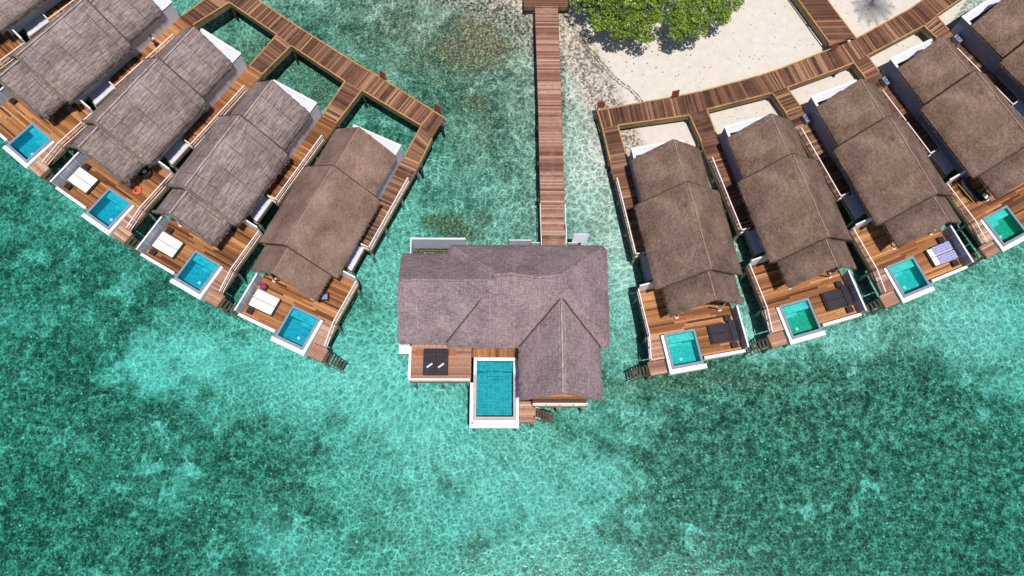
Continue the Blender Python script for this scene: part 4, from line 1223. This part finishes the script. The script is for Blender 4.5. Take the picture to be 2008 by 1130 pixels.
# ------------------------------------------------------------------ seabed and beach
G = []  # (x, y, rx, ry, amount, channel) in photo pixels: weed / rubble / bright sand
def g(px, py, rx, ry, a, ch='weed'):
    p = at(px, py, -2.5); k = 1 / 25.0
    G.append((p.x, p.y, rx * k, ry * k, a, ch))
for q in ((1650, 850, 260, 150, 1.0), (1500, 900, 220, 160, 0.75), (1800, 780, 150, 90, 0.7), (1700, 1050, 260, 120, 0.7), (1350, 960, 160, 130, 0.35), (1950, 1000, 120, 140, 0.6),
          (1950, 900, 150, 130, 0.8), (1920, 1080, 200, 90, 0.8), (1480, 1090, 200, 70, 0.35), (20, 560, 90, 120, 0.5), (20, 1080, 150, 110, 0.7), (420, 1090, 120, 60, 0.5), (230, 620, 110, 50, 0.5), (110, 720, 150, 110, 0.85), (60, 940, 110, 180, 0.75), (250, 800, 150, 60, 0.8), (200, 1080, 220, 90, 0.85), (380, 1000, 150, 70, 0.6), (480, 925, 110, 38, 1.0), (330, 880, 130, 60, 0.75), (620, 1000, 80, 40, 0.4), (30, 330, 100, 150, 0.5), (300, 560, 120, 60, 0.45), (150, 520, 140, 70, 0.55), (560, 840, 80, 60, 0.35),
          (720, 80, 190, 120, 0.55), (880, 170, 130, 160, 0.6), (990, 150, 60, 140, 0.45), (560, 40, 80, 70, 0.4), (960, 300, 60, 80, 0.3), (1300, 760, 120, 60, 0.35), (1450, 740, 160, 30, 0.5), (1240, 930, 90, 60, 0.3), (840, 960, 60, 40, 0.25), (1120, 980, 60, 50, 0.25), (480, 150, 60, 80, 0.45), (600, 180, 60, 60, 0.35), (740, 260, 50, 50, 0.25)):
    g(*q)
for q in ((875, 432, 42, 24, 0.62), (915, 458, 42, 20, 0.55), (955, 425, 24, 18, 0.4), (835, 428, 24, 18, 0.35), (940, 100, 90, 40, 0.5), (960, 50, 60, 25, 0.6), (930, 200, 20, 14, 0.6), (760, 90, 260, 150, 0.30), (930, 250, 120, 170, 0.26), (480, 120, 100, 110, 0.4), (620, 190, 70, 70, 0.3), (1260, 760, 120, 30, 0.3), (1450, 740, 160, 25, 0.3)):
    g(*q, 'brown')
for q in ((720, 740, 180, 100, 0.9), (1040, 1000, 200, 90, 0.6), (860, 850, 150, 90, 0.6), (1940, 620, 140, 90, 0.7), (1620, 660, 140, 40, 0.6), (1150, 300, 60, 200, 0.8), (1225, 560, 40, 180, 0.8), (1490, 640, 40, 80, 0.9), (320, 710, 110, 70, 1.2), (560, 700, 110, 60, 0.6), (1180, 900, 120, 90, 0.4), (900, 620, 30, 20, 0.2), (750, 520, 60, 160, 0.5), (1760, 1000, 70, 70, 1.0), (1600, 980, 60, 40, 0.8), (350, 960, 70, 50, 0.9), (200, 840, 60, 40, 0.6), (1950, 760, 60, 60, 0.4), (500, 1070, 100, 50, 0.5), (330, 960, 60, 40, 0.5)):
    g(*q, 'pale')
def axis(a, b, s0, lo, hi):
    xs = []; x = a
    while x <= b + 1e-6: xs.append(x); x += s0
    l = []; st = s0; x = a
    while x > lo: st *= 1.5; x -= st; l.append(x)
    r = []; st = s0; x = xs[-1]
    while x < hi: st *= 1.5; x += st; r.append(x)
    return l[::-1] + xs + r
gx = axis(-56, 58, 0.36, -260, 260); gy = axis(-5, 57, 0.36, -260, 260)
vs = []; weed = []; rub = []; pale = []; brown = []
ny_ = len(gy)
for x in gx:
    for y in gy:
        z, d = bed_height(x, y)
        vs.append((x, y, z))
        w = b_ = pa = 0.0
        if d < 2:
            for (cx, cy, rx, ry, a, ch) in G:
                u = ((x - cx) / rx) ** 2 + ((y - cy) / ry) ** 2
                if u < 6:
                    e = a * math.exp(-u * 0.9)
                    if ch == 'weed': w += e
                    elif ch == 'brown': b_ += e
                    else: pa += e
        weed.append(w); brown.append(b_); pale.append(pa)
        rr = math.exp(-((d - 1.5) / 1.9) ** 2) if -9 < d < 9 else 0
        if x < 5.6: rr = max(rr, math.exp(-((d + 0.5) / 3.2) ** 2) * 0.9)
        if x > 14: rr *= 0.25
        rub.append(rr)
fs_ = [(i * ny_ + j, (i + 1) * ny_ + j, (i + 1) * ny_ + j + 1, i * ny_ + j + 1) for i in range(len(gx) - 1) for j in range(ny_ - 1)]
me = bpy.data.meshes.new('ground'); me.from_pydata(vs, [], fs_)
for nm, dat in (('weed', weed), ('rubble', rub), ('pale', pale), ('brown', brown)):
    a_ = me.attributes.new(nm, 'FLOAT', 'POINT'); a_.data.foreach_set('value', dat)
me.polygons.foreach_set('use_smooth', [True] * len(me.polygons))
bedo = bpy.data.objects.new('ground', me); col.objects.link(bedo); struct(bedo)
t = NT('lagoon bed and beach sand')
ob = t.obj()
zc = t.n('ShaderNodeSeparateXYZ', {'Vector': ob}).outputs[2]
n1 = t.noise(ob, 0.28, 6, 0.68, 0.3); n2 = t.noise(ob, 1.4, 6, 0.72); n3 = t.noise(ob, 5.5, 4, 0.75); n4 = t.noise(ob, 0.8, 5, 0.75, 0.4)
weedf = t.mul(t.mul(t.attr('weed').outputs['Fac'], 0.50), t.mul(t.attr('pale').outputs['Fac'], -0.30), 'ADD')
wsum = t.mul(t.mul(weedf, t.mul(t.mul(t.mul(n1, 1.75), t.mul(n4, 1.0), 'ADD'), -0.80, 'ADD'), 'ADD'), t.mul(t.mul(n2, 1.35), t.mul(n3, 0.75), 'ADD'), 'ADD')
n5 = t.noise(t.n('ShaderNodeMapping', {'Vector': ob, 'Location': (31, 17, 3)}).outputs[0], 0.42, 6, 0.7, 0.5)
wsum = t.mul(wsum, t.rng(n5, 0.53, 0.64, 0.0, 0.62), 'SUBTRACT')
wmask = t.rng(wsum, 1.50, 1.88, 0.0, 1.0)
under = t.ramp(n3, [(0.40, (0.085, 0.125, 0.085)), (0.5, (0.25, 0.285, 0.22)), (0.61, (0.58, 0.58, 0.48))])
under = t.mix(t.rng(n4, 0.46, 0.60, 0.0, 0.65), under, (0.22, 0.31, 0.20))
weedc = t.ramp(t.mul(t.mul(n2, 0.5), t.mul(n3, 0.5), 'ADD'), [(0.40, (0.012, 0.026, 0.016)), (0.50, (0.060, 0.095, 0.058)), (0.60, (0.40, 0.46, 0.36))])
under = t.mix(t.rng(t.attr('brown').outputs['Fac'], 0.0, 0.5, 0.0, 0.75), under, t.ramp(n3, [(0.4, (0.20, 0.20, 0.12)), (0.62, (0.52, 0.50, 0.36))]))
# pale net of rippling sunlight painted into the bed colour
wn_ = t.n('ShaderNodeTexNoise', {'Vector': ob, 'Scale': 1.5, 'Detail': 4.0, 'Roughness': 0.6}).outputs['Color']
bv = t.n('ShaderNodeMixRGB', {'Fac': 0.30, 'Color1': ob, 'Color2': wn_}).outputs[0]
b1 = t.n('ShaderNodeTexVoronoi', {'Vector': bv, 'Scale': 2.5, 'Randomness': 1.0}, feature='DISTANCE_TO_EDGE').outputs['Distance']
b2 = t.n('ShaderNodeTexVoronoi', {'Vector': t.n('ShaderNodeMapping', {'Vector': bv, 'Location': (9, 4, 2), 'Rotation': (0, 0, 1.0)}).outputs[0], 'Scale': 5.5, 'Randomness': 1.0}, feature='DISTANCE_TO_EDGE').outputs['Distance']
bed_caustic = t.mul(t.rng(b1, 0.01, 0.10, 1.0, 0.0), t.mul(t.rng(b2, 0.0, 0.12, 1.0, 0.0), 0.5), 'ADD')
bed_caustic = t.mul(bed_caustic, t.rng(n2, 0.34, 0.60, 0.25, 1.0))
bed_caustic = t.n('ShaderNodeClamp', {'Value': bed_caustic}).outputs[0]
pp_ = t.rng(t.mul(t.attr('pale').outputs['Fac'], t.mul(n4, 1.2), 'ADD'), 0.60, 1.40, 0.0, 0.42)
under = t.mix(pp_, under, (0.80, 0.82, 0.76))
under = t.mix(t.mul(bed_caustic, 0.74), under, (0.93, 0.90, 0.82))
weedc = t.mix(t.mul(bed_caustic, 0.42), weedc, (0.40, 0.50, 0.40))
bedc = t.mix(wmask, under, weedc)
# isolated coral heads and pale stones
vo = t.n('ShaderNodeTexVoronoi', {'Vector': ob, 'Scale': 1.7, 'Randomness': 1.0}).outputs['Distance']
spk = t.mul(t.rng(vo, 0.10, 0.17, 1, 0), t.rng(n4, 0.44, 0.54, 0, 0.75))
bedc = t.mix(spk, bedc, (0.85, 0.82, 0.72))
brm = t.rng(t.mul(t.attr('brown').outputs['Fac'], t.mul(n2, 0.9), 'ADD'), 0.62, 0.95, 0, 0.95)
brc = t.ramp(n3, [(0.35, (0.05, 0.035, 0.02)), (0.5, (0.19, 0.125, 0.07)), (0.62, (0.55, 0.42, 0.28))])
bedc = t.mix(brm, bedc, brc)
sand = t.ramp(n2, [(0.3, (0.53, 0.482, 0.425)), (0.7, (0.63, 0.58, 0.52))])
# scattered debris on dry sand
vd = t.n('ShaderNodeTexVoronoi', {'Vector': ob, 'Scale': 2.3, 'Randomness': 1.0})
deb = t.mul(t.rng(vd.outputs['Distance'], 0.13, 0.22, 1, 0), t.rng(t.n('ShaderNodeRGBToBW', {'Color': vd.outputs['Color']}).outputs[0], 0.45, 0.55, 0, 1))
deb = t.mul(deb, t.rng(n1, 0.42, 0.52, 0.25, 0.9))
sand = t.mix(deb, sand, (0.12, 0.08, 0.055))
# rubble band
vr = t.n('ShaderNodeTexVoronoi', {'Vector': ob, 'Scale': 5.2, 'Randomness': 1.0})
rc_ = t.ramp(t.n('ShaderNodeRGBToBW', {'Color': vr.outputs['Color']}).outputs[0], [(0.30, (0.05, 0.038, 0.025)), (0.44, (0.26, 0.215, 0.155)), (0.54, (0.50, 0.445, 0.37)), (0.85, (0.60, 0.55, 0.48))])
rc_ = t.mix(t.rng(vr.outputs['Distance'], 0.35, 0.62, 0, 0.55), rc_, (0.20, 0.165, 0.12))
dry = t.rng(zc, WATER_Z - 0.12, WATER_Z + 0.06, 0, 1)
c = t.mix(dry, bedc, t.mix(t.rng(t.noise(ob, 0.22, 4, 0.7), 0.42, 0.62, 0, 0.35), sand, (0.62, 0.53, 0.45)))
rm = t.rng(t.mul(t.attr('rubble').outputs['Fac'], t.mul(n2, 0.8), 'ADD'), 0.75, 1.1, 0, 0.85)
c = t.mix(rm, c, rc_)
# wet line of weed wrack at the top of the rubble
wr = t.n('ShaderNodeMath', {0: t.mul(t.mul(zc, t.mul(n4, 0.02), 'ADD'), WATER_Z + 0.265, 'SUBTRACT')}, operation='ABSOLUTE').outputs[0]
xs_ = t.n('ShaderNodeSeparateXYZ', {'Vector': ob}).outputs[0]
wrm = t.mul(t.mul(t.rng(wr, 0.0, 0.013, 0.75, 0.0), t.rng(n2, 0.40, 0.55, 0, 1)), t.rng(xs_, 13.3, 13.8, 1, 0))
c = t.mix(wrm, c, (0.13, 0.10, 0.08))
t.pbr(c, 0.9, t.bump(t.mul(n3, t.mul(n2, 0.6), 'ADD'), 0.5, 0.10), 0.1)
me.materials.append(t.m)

# line of dry seaweed left by the tide
mb = MB()
WL = [at(*q, -1.3) for q in ((1103, 30), (1112, 52), (1128, 68), (1150, 92), (1178, 124), (1200, 150), (1216, 164), (1240, 180), (1258, 203))]
for a, b in zip(WL[:-1], WL[1:]):
    L = (b - a).length
    for k in range(int(L * 70)):
        p = a.lerp(b, R_()); o_ = (0.16 if R_() < 0.5 else -0.10) + U_(-0.06, 0.06) + 0.10 * noise.noise(p * 1.3)
        dd = (b - a).normalized(); sdv = Vector((-dd.y, dd.x, 0))
        if noise.noise(p * 0.9 + Vector((3, 3, 0))) < -0.25: continue
        p = p + sdv * o_
        z = bed_height(p.x, p.y)[0] + 0.02
        ang = U_(0, 3.14); u = Vector((math.cos(ang), math.sin(ang), 0)) * U_(0.03, 0.09); w2 = Vector((-u.y, u.x, 0)) * 0.5
        p = Vector((p.x, p.y, z))
        mb.face([p - u, p - w2, p + u + Vector((0, 0, 0.03)), p + w2], R_())
o = mb.build('seaweed_wrack', M['bark']); o['kind'] = 'stuff'; o['label'] = 'thin line of dry seaweed along the top of the beach rubble'; o['category'] = 'seaweed'

# ------------------------------------------------------------------ water: closed volume that absorbs red, thin rippled skin
t = NT('lagoon water')
ob = t.obj()
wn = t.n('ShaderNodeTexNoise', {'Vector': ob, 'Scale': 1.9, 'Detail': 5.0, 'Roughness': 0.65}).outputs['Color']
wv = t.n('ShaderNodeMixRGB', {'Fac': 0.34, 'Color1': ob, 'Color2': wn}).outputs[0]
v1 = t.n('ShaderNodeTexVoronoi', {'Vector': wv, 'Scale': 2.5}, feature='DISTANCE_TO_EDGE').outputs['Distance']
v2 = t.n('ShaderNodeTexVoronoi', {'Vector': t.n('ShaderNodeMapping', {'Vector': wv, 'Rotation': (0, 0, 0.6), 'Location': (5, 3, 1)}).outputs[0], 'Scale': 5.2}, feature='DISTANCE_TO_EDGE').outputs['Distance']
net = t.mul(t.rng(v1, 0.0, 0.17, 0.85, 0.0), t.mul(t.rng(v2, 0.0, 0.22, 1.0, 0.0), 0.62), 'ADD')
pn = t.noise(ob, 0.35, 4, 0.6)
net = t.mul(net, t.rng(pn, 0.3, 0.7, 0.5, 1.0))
tc_ = t.ramp(net, [(0.0, (0.58, 0.65, 0.645)), (0.25, (0.70, 0.77, 0.765)), (0.7, (0.97, 1.0, 1.0))])  # caustic light pattern painted into the see-through tint
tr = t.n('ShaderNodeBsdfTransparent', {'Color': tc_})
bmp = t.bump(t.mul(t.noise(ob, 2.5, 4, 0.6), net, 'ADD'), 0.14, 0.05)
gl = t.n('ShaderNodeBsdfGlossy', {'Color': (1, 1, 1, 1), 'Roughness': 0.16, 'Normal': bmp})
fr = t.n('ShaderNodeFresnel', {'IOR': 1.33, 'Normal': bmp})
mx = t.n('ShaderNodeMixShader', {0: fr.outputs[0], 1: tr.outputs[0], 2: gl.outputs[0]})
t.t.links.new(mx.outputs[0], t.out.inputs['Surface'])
ab = t.n('ShaderNodeVolumeAbsorption', {'Color': (0.38, 0.955, 0.948, 1), 'Density': 0.56})
t.t.links.new(ab.outputs[0], t.out.inputs['Volume'])
mb = MB(); mb.box(-250, 250, -250, 250, -9, WATER_Z)
w_ = mb.build('water', t.m); struct(w_)
